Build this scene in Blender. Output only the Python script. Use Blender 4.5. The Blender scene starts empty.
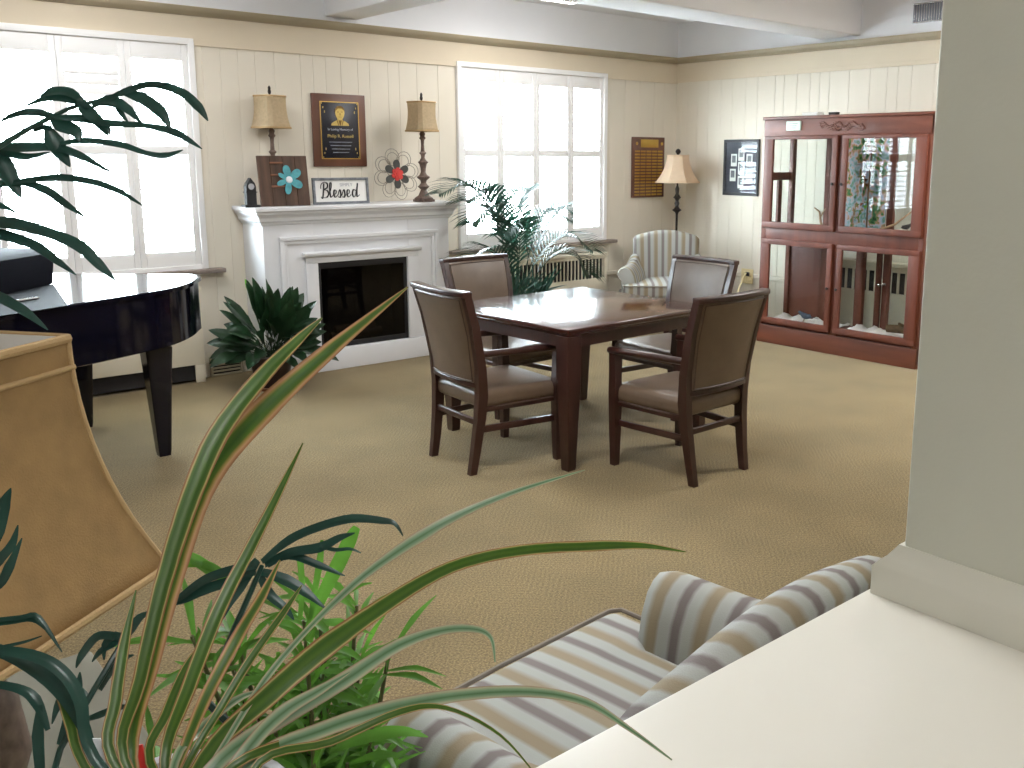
import bpy, bmesh, math, random
from mathutils import Vector, Matrix
random.seed(7)
S = bpy.context.scene
COL = S.collection
PI = math.pi

# ------------------------------------------------------------------ camera, world, exposure
F_PX, CX, CY = 936.86, 586.0, 329.47
PITCH, ROLL, YAW, CAM_Z = 0.18111, 0.00464, -0.72327, 1.65
_fw = Vector((-math.sin(YAW)*math.cos(PITCH), math.cos(YAW)*math.cos(PITCH), -math.sin(PITCH)))
_r0 = Vector((math.cos(YAW), math.sin(YAW), 0)); _u0 = _r0.cross(_fw)
_R = _r0*math.cos(ROLL)+_u0*math.sin(ROLL); _U = -_r0*math.sin(ROLL)+_u0*math.cos(ROLL)
CAM = Vector((0, 0, CAM_Z))
cd = bpy.data.cameras.new('camera'); cam = bpy.data.objects.new('camera', cd); COL.objects.link(cam)
cd.sensor_width = 36; cd.lens = F_PX/1024*36
cd.shift_x = (512-CX)/1024; cd.shift_y = (CY-384)/1024
cd.clip_start = 0.02
cam.matrix_world = Matrix(((_R.x, _U.x, -_fw.x, 0), (_R.y, _U.y, -_fw.y, 0), (_R.z, _U.z, -_fw.z, CAM_Z), (0, 0, 0, 1)))
S.camera = cam
def at(px, py, d): return CAM + (_fw + _R*((px-CX)/F_PX) - _U*((py-CY)/F_PX))*d

W = bpy.data.worlds.new('sky'); S.world = W; W.use_nodes = True
bg = W.node_tree.nodes['Background']; bg.inputs[0].default_value = (0.82, 0.92, 1.0, 1); bg.inputs[1].default_value = 38.0
S.view_settings.view_transform = 'Standard'; S.view_settings.look = 'None'
S.view_settings.exposure = 0.42; S.view_settings.gamma = 1.0; S.view_settings.use_curve_mapping = False
S.cycles.use_denoising = True
S.cycles.max_bounces = 10; S.cycles.diffuse_bounces = 6; S.cycles.transparent_max_bounces = 16
S.cycles.sample_clamp_indirect = 6.0

# unseen ceiling lamps, some added as fill: (x, y, z of the ceiling they hang on, watts, size)
LAMPS = [(6.1, 2.5, 3.05, 46, .9), (2.0, 2.9, 3.05, 24, .9), (5.0, 5.9, 3.05, 9, .60), (0.0, -0.75, 3.05, 6, .70), (1.6, 5.8, 3.05, 8, .60)]

# ------------------------------------------------------------------ materials
def lin(c):
    c = c/255.0
    return c/12.92 if c <= .04045 else ((c+.055)/1.055)**2.4
def rgb(r, g, b): return (lin(r), lin(g), lin(b), 1)
def mat(name, col, rough=.6, metal=0, var=.12, vscale=6, bump=0, bscale=60, coat=0, spec=.5, sheen=0, trans=0, stretch=None):
    m = bpy.data.materials.new(name); m.use_nodes = True
    nt = m.node_tree; p = nt.nodes['Principled BSDF']
    p.inputs['Roughness'].default_value = rough; p.inputs['Metallic'].default_value = metal
    p.inputs['Specular IOR Level'].default_value = spec
    p.inputs['Coat Weight'].default_value = coat; p.inputs['Coat Roughness'].default_value = .08
    p.inputs['Sheen Weight'].default_value = sheen
    tc = nt.nodes.new('ShaderNodeTexCoord'); src = tc.outputs['Object']
    if stretch:
        mp = nt.nodes.new('ShaderNodeMapping'); mp.inputs['Scale'].default_value = stretch
        nt.links.new(src, mp.inputs[0]); src = mp.outputs[0]
    n = nt.nodes.new('ShaderNodeTexNoise'); n.inputs['Scale'].default_value = vscale; n.inputs['Detail'].default_value = 4
    nt.links.new(src, n.inputs['Vector'])
    r = nt.nodes.new('ShaderNodeValToRGB')
    r.color_ramp.elements[0].position = .3; r.color_ramp.elements[1].position = .7
    r.color_ramp.elements[0].color = tuple(x*(1-var) for x in col[:3])+(1,)
    r.color_ramp.elements[1].color = tuple(min(1, x*(1+var)) for x in col[:3])+(1,)
    nt.links.new(n.outputs['Fac'], r.inputs[0]); nt.links.new(r.outputs[0], p.inputs['Base Color'])
    if bump:
        n2 = nt.nodes.new('ShaderNodeTexNoise'); n2.inputs['Scale'].default_value = bscale; n2.inputs['Detail'].default_value = 3
        nt.links.new(src, n2.inputs['Vector'])
        b = nt.nodes.new('ShaderNodeBump'); b.inputs['Strength'].default_value = bump; b.inputs['Distance'].default_value = .01
        nt.links.new(n2.outputs['Fac'], b.inputs['Height']); nt.links.new(b.outputs[0], p.inputs['Normal'])
    if trans:
        t = nt.nodes.new('ShaderNodeBsdfTranslucent'); nt.links.new(r.outputs[0], t.inputs[0])
        mx = nt.nodes.new('ShaderNodeMixShader'); mx.inputs[0].default_value = trans
        nt.links.new(p.outputs[0], mx.inputs[1]); nt.links.new(t.outputs[0], mx.inputs[2])
        nt.links.new(mx.outputs[0], nt.nodes['Material Output'].inputs[0])
    return m
def wood(name, c, rough=.35, coat=.3, var=.35, axis='z', scale=9):
    st = {'x': (.12, 1, 1), 'y': (1, .12, 1), 'z': (1, 1, .12)}[axis]
    return mat(name, c, rough, 0, var, scale, .08, 40, coat, .5, stretch=st)
def glass(name, tint=(.97, .985, .98, 1), refl=1.0):
    m = bpy.data.materials.new(name); m.use_nodes = True; nt = m.node_tree
    nt.nodes.remove(nt.nodes['Principled BSDF'])
    t = nt.nodes.new('ShaderNodeBsdfTransparent'); t.inputs[0].default_value = tint
    g = nt.nodes.new('ShaderNodeBsdfGlossy'); g.inputs['Roughness'].default_value = .02
    f = nt.nodes.new('ShaderNodeFresnel'); f.inputs[0].default_value = 1.35
    ge = nt.nodes.new('ShaderNodeNewGeometry'); iv = nt.nodes.new('ShaderNodeMath'); iv.operation = 'SUBTRACT'; iv.inputs[0].default_value = 1.0
    nt.links.new(ge.outputs['Backfacing'], iv.inputs[1]); mf = nt.nodes.new('ShaderNodeMath'); mf.operation = 'MULTIPLY'
    nt.links.new(f.outputs[0], mf.inputs[0]); nt.links.new(iv.outputs[0], mf.inputs[1])
    mx = nt.nodes.new('ShaderNodeMixShader')
    nt.links.new(mf.outputs[0], mx.inputs[0]); nt.links.new(t.outputs[0], mx.inputs[1]); nt.links.new(g.outputs[0], mx.inputs[2])
    nt.links.new(mx.outputs[0], nt.nodes['Material Output'].inputs[0])
    return m
def emis(name, col, st):
    m = bpy.data.materials.new(name); m.use_nodes = True; p = m.node_tree.nodes['Principled BSDF']
    p.inputs['Base Color'].default_value = col; p.inputs['Emission Color'].default_value = col; p.inputs['Emission Strength'].default_value = st
    return m
def ramp_uv(name, stops, rough=.5, comp=0, scale=1.0, interp='LINEAR', bump=.0, trans=0, wrap=False, noise=.0, spec=.5, along=0, bscale=400):
    """colour across the UV's u (or v) coordinate: leaf margins, woven stripes"""
    m = bpy.data.materials.new(name); m.use_nodes = True; nt = m.node_tree; p = nt.nodes['Principled BSDF']
    p.inputs['Roughness'].default_value = rough; p.inputs['Specular IOR Level'].default_value = spec
    uv = nt.nodes.new('ShaderNodeUVMap'); sep = nt.nodes.new('ShaderNodeSeparateXYZ'); nt.links.new(uv.outputs[0], sep.inputs[0])
    val = sep.outputs[comp]
    tc = nt.nodes.new('ShaderNodeTexCoord')
    if noise:
        nz = nt.nodes.new('ShaderNodeTexNoise'); nz.inputs['Scale'].default_value = 25
        nt.links.new(tc.outputs['Object'], nz.inputs['Vector'])
        ma = nt.nodes.new('ShaderNodeMath'); ma.operation = 'MULTIPLY_ADD'; ma.inputs[1].default_value = noise; ma.inputs[2].default_value = -noise/2
        nt.links.new(nz.outputs['Fac'], ma.inputs[0])
        ad = nt.nodes.new('ShaderNodeMath'); ad.operation = 'ADD'; nt.links.new(val, ad.inputs[0]); nt.links.new(ma.outputs[0], ad.inputs[1]); val = ad.outputs[0]
    if wrap:
        mu = nt.nodes.new('ShaderNodeMath'); mu.operation = 'MULTIPLY'; mu.inputs[1].default_value = scale; nt.links.new(val, mu.inputs[0])
        fr = nt.nodes.new('ShaderNodeMath'); fr.operation = 'FRACT'; nt.links.new(mu.outputs[0], fr.inputs[0]); val = fr.outputs[0]
    r = nt.nodes.new('ShaderNodeValToRGB'); cr = r.color_ramp; cr.interpolation = interp
    while len(cr.elements) > 1: cr.elements.remove(cr.elements[-1])
    cr.elements[0].position = stops[0][0]; cr.elements[0].color = stops[0][1]
    for pos, c in stops[1:]:
        e = cr.elements.new(pos); e.color = c
    nt.links.new(val, r.inputs[0]); nt.links.new(r.outputs[0], p.inputs['Base Color'])
    if bump:
        n2 = nt.nodes.new('ShaderNodeTexNoise'); n2.inputs['Scale'].default_value = bscale
        nt.links.new(tc.outputs['Object'], n2.inputs['Vector'])
        b = nt.nodes.new('ShaderNodeBump'); b.inputs['Strength'].default_value = bump; b.inputs['Distance'].default_value = .002
        nt.links.new(n2.outputs['Fac'], b.inputs['Height']); nt.links.new(b.outputs[0], p.inputs['Normal'])
    if trans:
        t = nt.nodes.new('ShaderNodeBsdfTranslucent'); nt.links.new(r.outputs[0], t.inputs[0])
        mx = nt.nodes.new('ShaderNodeMixShader'); mx.inputs[0].default_value = trans
        nt.links.new(p.outputs[0], mx.inputs[1]); nt.links.new(t.outputs[0], mx.inputs[2])
        nt.links.new(mx.outputs[0], nt.nodes['Material Output'].inputs[0])
    return m
def carpet_mat():
    m = mat('carpet_tan_weave', rgb(131, 115, 84), .95, 0, .12, 2.0, .5, 260, spec=.15, sheen=.12)
    nt = m.node_tree; p = nt.nodes['Principled BSDF']; ramp = p.inputs['Base Color'].links[0].from_socket
    tc = nt.nodes.new('ShaderNodeTexCoord')
    # loop-pile ribs that zigzag, plus pile speckle
    sep = nt.nodes.new('ShaderNodeSeparateXYZ'); nt.links.new(tc.outputs['Object'], sep.inputs[0])
    pp = nt.nodes.new('ShaderNodeMath'); pp.operation = 'PINGPONG'; pp.inputs[1].default_value = .16; nt.links.new(sep.outputs[0], pp.inputs[0])
    ad = nt.nodes.new('ShaderNodeMath'); ad.operation = 'ADD'; nt.links.new(sep.outputs[1], ad.inputs[0]); nt.links.new(pp.outputs[0], ad.inputs[1])
    mu = nt.nodes.new('ShaderNodeMath'); mu.operation = 'MULTIPLY'; mu.inputs[1].default_value = 210; nt.links.new(ad.outputs[0], mu.inputs[0])
    si = nt.nodes.new('ShaderNodeMath'); si.operation = 'SINE'; nt.links.new(mu.outputs[0], si.inputs[0])
    n = nt.nodes.new('ShaderNodeTexNoise'); n.inputs['Scale'].default_value = 140; n.inputs['Detail'].default_value = 2
    nt.links.new(tc.outputs['Object'], n.inputs['Vector'])
    a2 = nt.nodes.new('ShaderNodeMath'); a2.operation = 'MULTIPLY_ADD'; a2.inputs[1].default_value = .03; nt.links.new(si.outputs[0], a2.inputs[0]); nt.links.new(n.outputs['Fac'], a2.inputs[2])
    r2 = nt.nodes.new('ShaderNodeValToRGB'); r2.color_ramp.elements[0].position = .3; r2.color_ramp.elements[1].position = .72
    r2.color_ramp.elements[0].color = (.50, .50, .48, 1); r2.color_ramp.elements[1].color = (1.42, 1.40, 1.34, 1)
    nt.links.new(a2.outputs[0], r2.inputs[0])
    mx = nt.nodes.new('ShaderNodeMix'); mx.data_type = 'RGBA'; mx.blend_type = 'MULTIPLY'; mx.inputs[0].default_value = 1
    nt.links.new(ramp, mx.inputs[6]); nt.links.new(r2.outputs[0], mx.inputs[7]); nt.links.new(mx.outputs[2], p.inputs['Base Color'])
    return m

M = {}
M['carpet'] = carpet_mat()
M['cream'] = mat('cream_wall_paint', rgb(222, 215, 200), .7, var=.03, vscale=2)
M['frieze'] = mat('tan_frieze_paint', rgb(216, 203, 180), .7, var=.03, vscale=2)
M['molding'] = mat('tan_molding_paint', rgb(164, 152, 128), .6, var=.03)
M['white'] = mat('white_ceiling_paint', rgb(240, 242, 246), .8, var=.02, vscale=2)
M['trimwhite'] = mat('white_gloss_trim', rgb(222, 224, 228), .35, var=.02)
M['shutter'] = mat('white_shutter_paint', rgb(240, 240, 240), .4, var=.01)
M['pillar'] = mat('grey_green_wall_paint', rgb(204, 205, 194), .75, var=.04, vscale=3, bump=.05, bscale=120)
M['ledge'] = mat('ivory_laminate', rgb(226, 223, 213), .28, var=.012, vscale=3)
M['sill'] = mat('grey_brown_stone_sill', rgb(134, 122, 114), .5, var=.15, vscale=30)
M['radiator'] = mat('cream_radiator_enamel', rgb(224, 216, 196), .5, var=.03)
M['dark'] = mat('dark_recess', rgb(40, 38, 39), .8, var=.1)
M['glass'] = glass('clear_pane')
M['cherry'] = wood('dark_cherry_wood', rgb(50, 24, 19), .34, .22)
M['cherryx'] = wood('dark_cherry_top', rgb(60, 29, 24), .16, .6, .18, 'x', 6)
M['oak'] = wood('red_oak_wood', rgb(94, 44, 26), .5, .08, .3)
M['oakx'] = wood('red_oak_rail_wood', rgb(98, 48, 28), .5, .08, .35, 'y')
M['leather'] = mat('taupe_leather', rgb(100, 83, 68), .36, var=.08, vscale=14, bump=.10, bscale=220, spec=.55)
M['piping'] = mat('dark_brown_piping', rgb(70, 52, 44), .5)
M['piano'] = mat('black_piano_lacquer', rgb(7, 8, 22), .10, var=.05, coat=.22, spec=.32)
M['brass'] = mat('brass', rgb(196, 160, 84), .3, 1, .08)
M['steel'] = mat('brushed_steel', rgb(190, 190, 190), .25, 1, .05)
M['iron'] = mat('dark_bronze_iron', rgb(40, 34, 32), .45, .4, .2)
M['distress'] = mat('distressed_brown_grey', rgb(104, 86, 76), .65, var=.4, vscale=40)
M['burlap'] = mat('tan_linen_shade', rgb(206, 186, 152), .85, var=.08, vscale=50, bump=.2, bscale=300, trans=.35)
M['bigshade'] = mat('tan_slub_shade', rgb(178, 145, 98), .85, var=.10, vscale=26, bump=.25, bscale=350, trans=.25)
M['shadetrim'] = mat('tan_shade_binding', rgb(186, 156, 112), .8, var=.1, bump=.2, bscale=300)
M['shadelining'] = mat('white_shade_lining', rgb(226, 224, 220), .8, var=.02)
M['silk'] = mat('ivory_silk_shade', rgb(236, 216, 190), .7, var=.03, vscale=20, trans=.45)
M['leaf'] = mat('dark_green_leaf', rgb(30, 58, 34), .38, var=.35, vscale=12, trans=.2)
M['leafcool'] = mat('blue_green_leaf', rgb(32, 66, 58), .3, var=.3, vscale=14, trans=.15)
M['palmleaf'] = mat('palm_leaf', rgb(34, 68, 54), .4, var=.3, vscale=12, trans=.25)
M['bright'] = mat('bright_green_leaf', rgb(94, 148, 52), .42, var=.4, vscale=9, trans=.45)
M['stem'] = mat('green_brown_stem', rgb(84, 88, 48), .6, var=.3)
M['cane'] = mat('brown_cane', rgb(96, 76, 52), .8, var=.3, vscale=30)
M['soil'] = mat('potting_soil', rgb(52, 40, 32), .95, var=.4, vscale=60, bump=.6, bscale=80)
M['potdark'] = mat('dark_glazed_pot', rgb(48, 34, 30), .35, var=.2)
M['terracotta'] = mat('brown_clay_pot', rgb(126, 82, 58), .7, var=.15)
M['potwhite'] = mat('white_ceramic', rgb(222, 226, 232), .3, var=.03)
M['red'] = mat('red_plastic', rgb(206, 44, 36), .45, var=.05)
M['white_card'] = mat('white_card', rgb(232, 232, 228), .6, var=.02)
M['black'] = mat('black_paint', rgb(14, 14, 20), .5, var=.1)
M['blackplate'] = mat('black_enamel_plate', rgb(16, 18, 34), .25, var=.1)
M['gold'] = mat('gold_print', rgb(186, 162, 96), .35, .8, .15)
M['greytext'] = mat('grey_lettering', rgb(176, 178, 184), .6)
M['plaque'] = wood('walnut_plaque', rgb(94, 56, 40), .35, .3, .25)
M['greyframe'] = mat('grey_washed_wood', rgb(112, 116, 122), .7, var=.3, vscale=30)
M['rustic'] = wood('rustic_dark_board', rgb(78, 58, 46), .8, 0, .45, 'z', 20)
M['teal'] = mat('teal_painted_tin', rgb(78, 156, 166), .5, var=.25, vscale=30)
M['redflower'] = mat('red_painted_tin', rgb(190, 46, 38), .5, var=.2)
M['wire'] = mat('grey_iron_wire', rgb(150, 142, 128), .5, .5, .15)
M['petaldark'] = mat('dark_green_grey_tin', rgb(58, 60, 56), .5, .3, .3)
M['paperliner'] = mat('white_paper_liner', rgb(236, 232, 230), .8, var=.05, vscale=20)
M['branch'] = mat('pale_branch', rgb(178, 150, 118), .8, var=.2, vscale=30)
M['bird'] = mat('blue_grey_feathers', rgb(84, 96, 116), .8, var=.25, vscale=60)
M['birddark'] = mat('dark_grey_feathers', rgb(58, 56, 58), .8, var=.25, vscale=60)
M['outlet'] = mat('almond_plastic', rgb(222, 206, 160), .5, var=.02)
M['ventgrey'] = mat('grey_vent_metal', rgb(150, 158, 176), .45, .3, .05)
M['tabletop_pale'] = mat('pale_grey_table_top', rgb(122, 120, 108), .9, var=.05, spec=.1)
M['flame'] = emis('lamp_diffuser', (1, .98, .96, 1), 9.0)
pale, gy, tn, ed = rgb(164, 166, 162), rgb(118, 110, 108), rgb(142, 130, 108), rgb(154, 150, 138)
M['stripe'] = ramp_uv('striped_upholstery', [(0, pale), (.12, pale), (.20, gy), (.32, gy), (.40, pale), (.60, pale), (.67, tn), (.83, tn), (.90, ed), (.97, pale)], .8, 0, 1/.14, wrap=True, bump=.35, spec=.25)
M['welt'] = mat('grey_welt_cord', rgb(128, 120, 112), .8)
GRN, GRN2, CRM, PNK = rgb(50, 86, 22), rgb(72, 102, 30), rgb(176, 158, 102), rgb(136, 94, 58)
M['varieg'] = ramp_uv('striped_strap_leaf', [(0, PNK), (.05, PNK), (.10, CRM), (.17, GRN2), (.28, GRN), (.5, GRN2), (.72, GRN), (.83, GRN2), (.90, CRM), (.95, PNK), (1, PNK)], .36, noise=.12, trans=.22)
M['varieg_pink'] = ramp_uv('pink_edged_strap_leaf', [(0, PNK), (.12, rgb(184, 140, 104)), (.20, rgb(150, 128, 66)), (.30, GRN2), (.5, GRN), (.70, GRN2), (.80, rgb(150, 128, 66)), (.88, rgb(184, 140, 104)), (1, PNK)], .42, noise=.12, trans=.22)
M['varieg_silver'] = ramp_uv('silvery_strap_leaf', [(0, rgb(150, 116, 96)), (.10, rgb(170, 168, 140)), (.3, rgb(120, 150, 120)), (.5, rgb(78, 112, 74)), (.7, rgb(120, 150, 120)), (.9, rgb(170, 168, 140)), (1, rgb(150, 116, 96))], .28, noise=.08, trans=.15)
M['dryleaf'] = mat('dry_leaf_tip', rgb(176, 134, 96), .6, var=.2)
M['jungle'] = None

# ------------------------------------------------------------------ mesh helper
class MB:
    def __init__(s): s.v = []; s.f = []; s.uv = []; s.mi = []
    def add(s, vs, fs, uv=None, mi=0):
        o = len(s.v); s.v += [tuple(x) for x in vs]
        for f in fs:
            s.f.append(tuple(i+o for i in f)); s.mi.append(mi)
        s.uv += list(uv) if uv else [(0, 0)]*len(vs)
        return s
    def jit(s):
        s.n = getattr(s, 'n', 0)+1; return .00025*((s.n*7) % 11)/11.0+.00003*s.n
    def box(s, x0, x1, y0, y1, z0, z1, mi=0):
        e = s.jit()
        if x1-x0 > .003: x0 += e; x1 -= e
        if y1-y0 > .003: y0 += e; y1 -= e
        vs = [(x, y, z) for z in (z0, z1) for y in (y0, y1) for x in (x0, x1)]
        return s.add(vs, [(0, 2, 3, 1), (4, 5, 7, 6), (0, 1, 5, 4), (2, 6, 7, 3), (0, 4, 6, 2), (1, 3, 7, 5)], mi=mi)
    def rbox(s, x0, x1, y0, y1, z0, z1, r=.004, n=0, fn=None, ufn=None, mi=0, arc=1):
        """box with rounded edges; n extra cuts on each flat; fn bends the points"""
        lo = (min(x0, x1), min(y0, y1), min(z0, z1)); hi = (max(x0, x1), max(y0, y1), max(z0, z1)); e = s.jit()
        lo = tuple(lo[i]+(e if hi[i]-lo[i] > .003 else 0) for i in range(3)); hi = tuple(hi[i]-(e if hi[i]-lo[i] > .002 else 0) for i in range(3))
        r = min(r, *[(hi[i]-lo[i])/2*.98 for i in range(3)])
        ax = []
        for i in range(3):
            a, b = lo[i], hi[i]; c = []
            for k in range(arc+1): c.append(a + r*(1-math.cos(0)) * 0 + r*(k/(arc+1)))
            for k in range(n+2): c.append(a+r+(b-a-2*r)*k/(n+1))
            for k in range(arc+1): c.append(b - r*((arc-k)/(arc+1)))
            ax.append(c)
        idx = {}; vs = []; us = []; fs = []
        def vert(i, j, k):
            key = (i, j, k)
            if key in idx: return idx[key]
            p = Vector((ax[0][i], ax[1][j], ax[2][k]))
            q = Vector([min(max(p[t], lo[t]+r), hi[t]-r) for t in range(3)])
            d = p-q
            if d.length > 1e-9:
                # map the cube shell onto the sphere corner
                p = q + d.normalized()*r
            if ufn: us.append(ufn(p))
            else: us.append((p.x, p.y))
            if fn: p = fn(p)
            idx[key] = len(vs); vs.append(p); return idx[key]
        N = [len(a) for a in ax]
        for a in range(3):
            b, c = (a+1) % 3, (a+2) % 3
            for side in (0, N[a]-1):
                for i in range(N[b]-1):
                    for j in range(N[c]-1):
                        q = []
                        for (ii, jj) in ((i, j), (i+1, j), (i+1, j+1), (i, j+1)):
                            k = [0, 0, 0]; k[a] = side; k[b] = ii; k[c] = jj; q.append(vert(*k))
                        fs.append(tuple(q) if side else tuple(reversed(q)))
        return s.add(vs, fs, us, mi)
    def loft(s, rings, closed=True, caps=True, mi=0, uv=None):
        n = len(rings[0]); vs = [p for r in rings for p in r]; fs = []
        for i in range(len(rings)-1):
            for j in range(n if closed else n-1):
                a, b = i*n+j, i*n+(j+1) % n
                fs.append((a, b, b+n, a+n))
        if caps and closed:
            fs.append(tuple(reversed(range(n)))); fs.append(tuple(range((len(rings)-1)*n, len(rings)*n)))
        return s.add(vs, fs, uv, mi)
    def lathe(s, prof, seg=24, c=(0, 0, 0), mi=0, caps=True):
        return s.loft([[(c[0]+r*math.cos(2*PI*k/seg), c[1]+r*math.sin(2*PI*k/seg), c[2]+z) for k in range(seg)] for r, z in prof], True, caps, mi)
    def tube(s, pts, rad, seg=8, mi=0, flat=1.0):
        pts = [Vector(p) for p in pts]; n = len(pts)
        if not hasattr(rad, '__len__'): rad = [rad]*n
        rings = []; up = None
        for i, p in enumerate(pts):
            t = (pts[min(i+1, n-1)]-pts[max(i-1, 0)]).normalized()
            if up is None: up = Vector((0, 0, 1)) if abs(t.z) < .9 else Vector((1, 0, 0))
            a = t.cross(up)
            a = a.normalized() if a.length > 1e-6 else Vector((1, 0, 0))
            b = a.cross(t).normalized(); up = b
            rings.append([p+(a*math.cos(2*PI*k/seg)*flat+b*math.sin(2*PI*k/seg))*rad[i] for k in range(seg)])
        return s.loft(rings, True, True, mi)
    def prism(s, poly, h, axis='z', a=0, mi=0):
        """polygon (list of 2D) extruded from a to a+h along an axis"""
        def P(u, v, w): return {'z': (u, v, w), 'y': (u, w, v), 'x': (w, u, v)}[axis]
        n = len(poly); vs = [P(u, v, a) for u, v in poly]+[P(u, v, a+h) for u, v in poly]
        fs = [(i, (i+1) % n, (i+1) % n+n, i+n) for i in range(n)]+[tuple(reversed(range(n))), tuple(range(n, 2*n))]
        return s.add(vs, fs, mi=mi)
    def ribbon(s, pts, wid, nrm=None, fold=.0, twist=0, mi=0, across=5, smooth=3):
        """leaf blade along pts; width wid per point; nrm: direction the face looks"""
        P = [Vector(p) for p in pts]
        if smooth > 1:
            Q = []; Wd = []
            for i in range(len(P)-1):
                p0, p1, p2, p3 = P[max(i-1, 0)], P[i], P[i+1], P[min(i+2, len(P)-1)]
                for k in range(smooth):
                    t = k/smooth
                    Q.append(.5*((2*p1)+(-p0+p2)*t+(2*p0-5*p1+4*p2-p3)*t*t+(-p0+3*p1-3*p2+p3)*t**3))
                    Wd.append(wid[i]*(1-t)+wid[i+1]*t)
            Q.append(P[-1]); Wd.append(wid[-1]); P, wid = Q, Wd
        n = len(P); vs = []; us = []; fs = []
        for i, p in enumerate(P):
            t = (P[min(i+1, n-1)]-P[max(i-1, 0)])
            t = t.normalized() if t.length > 1e-9 else Vector((0, 0, 1))
            nn = Vector(nrm(p, i/(n-1)) if callable(nrm) else (nrm or (0, 0, 1)))
            a = t.cross(nn)
            a = a.normalized() if a.length > 1e-6 else Vector((1, 0, 0))
            b = a.cross(t).normalized()
            if twist:
                an = twist*i/(n-1); a, b = a*math.cos(an)+b*math.sin(an), b*math.cos(an)-a*math.sin(an)
            for k in range(across):
                u = k/(across-1); q = (u-.5)
                vs.append(p+a*q*wid[i]+b*abs(q)*2*fold*wid[i]); us.append((u, i/(n-1)))
        for i in range(n-1):
            for k in range(across-1):
                j = i*across+k; fs.append((j, j+1, j+1+across, j+across))
        return s.add(vs, fs, us, mi)
    def build(s, name, m, parent=None, smooth=True, ang=38, loc=None):
        me = bpy.data.meshes.new(name); me.from_pydata(s.v, [], s.f)
        uvl = me.uv_layers.new(name='UVMap')
        li = [0]*len(me.loops); me.loops.foreach_get('vertex_index', li)
        flat = []
        for i in li: flat += s.uv[i]
        uvl.data.foreach_set('uv', flat)
        for x in (m if isinstance(m, (list, tuple)) else [m]): me.materials.append(x)
        me.polygons.foreach_set('material_index', s.mi)
        bm = bmesh.new(); bm.from_mesh(me); bmesh.ops.recalc_face_normals(bm, faces=bm.faces); bm.to_mesh(me); bm.free()
        if smooth:
            me.shade_smooth(); me.set_sharp_from_angle(angle=math.radians(ang))
        me.update()
        o = bpy.data.objects.new(name, me); COL.objects.link(o)
        if parent: o.parent = parent
        if loc: o.location = loc
        return o
def tag(o, label, cat, group=None):
    o['label'] = label; o['category'] = cat
    if group: o['group'] = group
    return o
def thing(name, label, cat, loc=(0, 0, 0), rz=0, group=None):
    o = bpy.data.objects.new(name, None); COL.objects.link(o); o.empty_display_size = .1
    o.location = loc; o.rotation_euler = (0, 0, rz)
    return tag(o, label, cat, group)
def struct(o): o['kind'] = 'structure'; return o
def copy_tree(o, parent=None):
    c = o.copy(); COL.objects.link(c)
    if parent: c.parent = parent
    for ch in list(o.children): copy_tree(ch, c)
    return c
def text(body, size, loc, rot, m, parent, name='lettering', align='CENTER', ext=.0008, sx=1):
    cu = bpy.data.curves.new(name, 'FONT'); cu.body = body; cu.size = size; cu.align_x = align; cu.align_y = 'CENTER'; cu.extrude = ext
    cu.materials.append(m)
    o = bpy.data.objects.new(name, cu); COL.objects.link(o); o.location = loc; o.rotation_euler = rot; o.scale = (sx, 1, 1)
    bpy.context.view_layer.update()
    me = bpy.data.meshes.new_from_object(o.evaluated_get(bpy.context.evaluated_depsgraph_get()))
    mo = bpy.data.objects.new(name, me); COL.objects.link(mo); mo.location = loc; mo.rotation_euler = rot; mo.scale = (sx, 1, 1)
    bpy.data.objects.remove(o); mo.parent = parent
    return mo

# ------------------------------------------------------------------ the room
XL, XR, YB, YF = -2.6, 7.55, 7.10, -2.2
W1, W2, WZ0, WZ1 = (.71, 2.49), (4.73, 6.515), .83, 2.43
struct(MB().box(XL-.2, XR+.2, YF-.2, YB+.2, -.1, 0).build('floor', M['carpet']))
rb = random.Random(3)
def boards(mb, s0, s1, z0, z1, put):
    """vertical wall boards with V grooves; put(s, depth, z) -> point"""
    xs = [(s0, 0)]; s = s0+.06
    while s < s1-.03:
        xs += [(s-.003, 0), (s, .003), (s+.003, 0)]; s += rb.choice([.105, .13, .17, .21, .15])
    xs.append((s1, 0))
    vs = [put(a, d, z) for z in (z0, z1) for a, d in xs]; n = len(xs)
    mb.add(vs, [(i, i+1, i+1+n, i+n) for i in range(n-1)])
bk = lambda s, d, z: (s, YB+d, z)
rt = lambda s, d, z: (XR+d, s, z)
mb = MB()
for a, b in ((XL, W1[0]), (W1[1], W2[0]), (W2[1], XR)): boards(mb, a, b, 0, 2.43, bk)
for w in (W1, W2): mb.box(w[0], w[1], YB, YB+.015, 0, WZ0)
mb.box(XL, XR, YB-.014, YB+.015, 2.43, 2.70, mi=1)
mb.box(XL, XR, YB+.0, YB+.015, 2.70, 3.05, mi=2)
for a, b in ((XL-.1, W1[0]), (W1[1], W2[0]), (W2[1], XR+.1)): mb.box(a, b, YB+.02, YB+.2, 0, 3.1)
for w in (W1, W2):
    mb.box(w[0], w[1], YB+.02, YB+.2, 0, WZ0); mb.box(w[0], w[1], YB+.02, YB+.2, WZ1+.05, 3.1)
struct(mb.build('wall_back', [M['cream'], M['frieze'], M['white']], smooth=False))
mb = MB(); boards(mb, YF, YB, 0, 2.44, rt)
mb.box(XR-.014, XR+.02, YF, YB, 2.44, 2.70, mi=1); mb.box(XR, XR+.02, YF, YB, 2.70, 3.05, mi=2)
mb.box(XR-.02, XR, YF, YB, 2.475, 2.487, mi=1)
mb.box(XR+.02, XR+.2, YF, YB, 0, 3.1)
struct(mb.build('wall_right', [M['cream'], M['frieze'], M['white']], smooth=False))
struct(MB().box(XL-.2, XL, YF, YB, 0, 3.1).build('wall_left', M['cream']))
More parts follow.
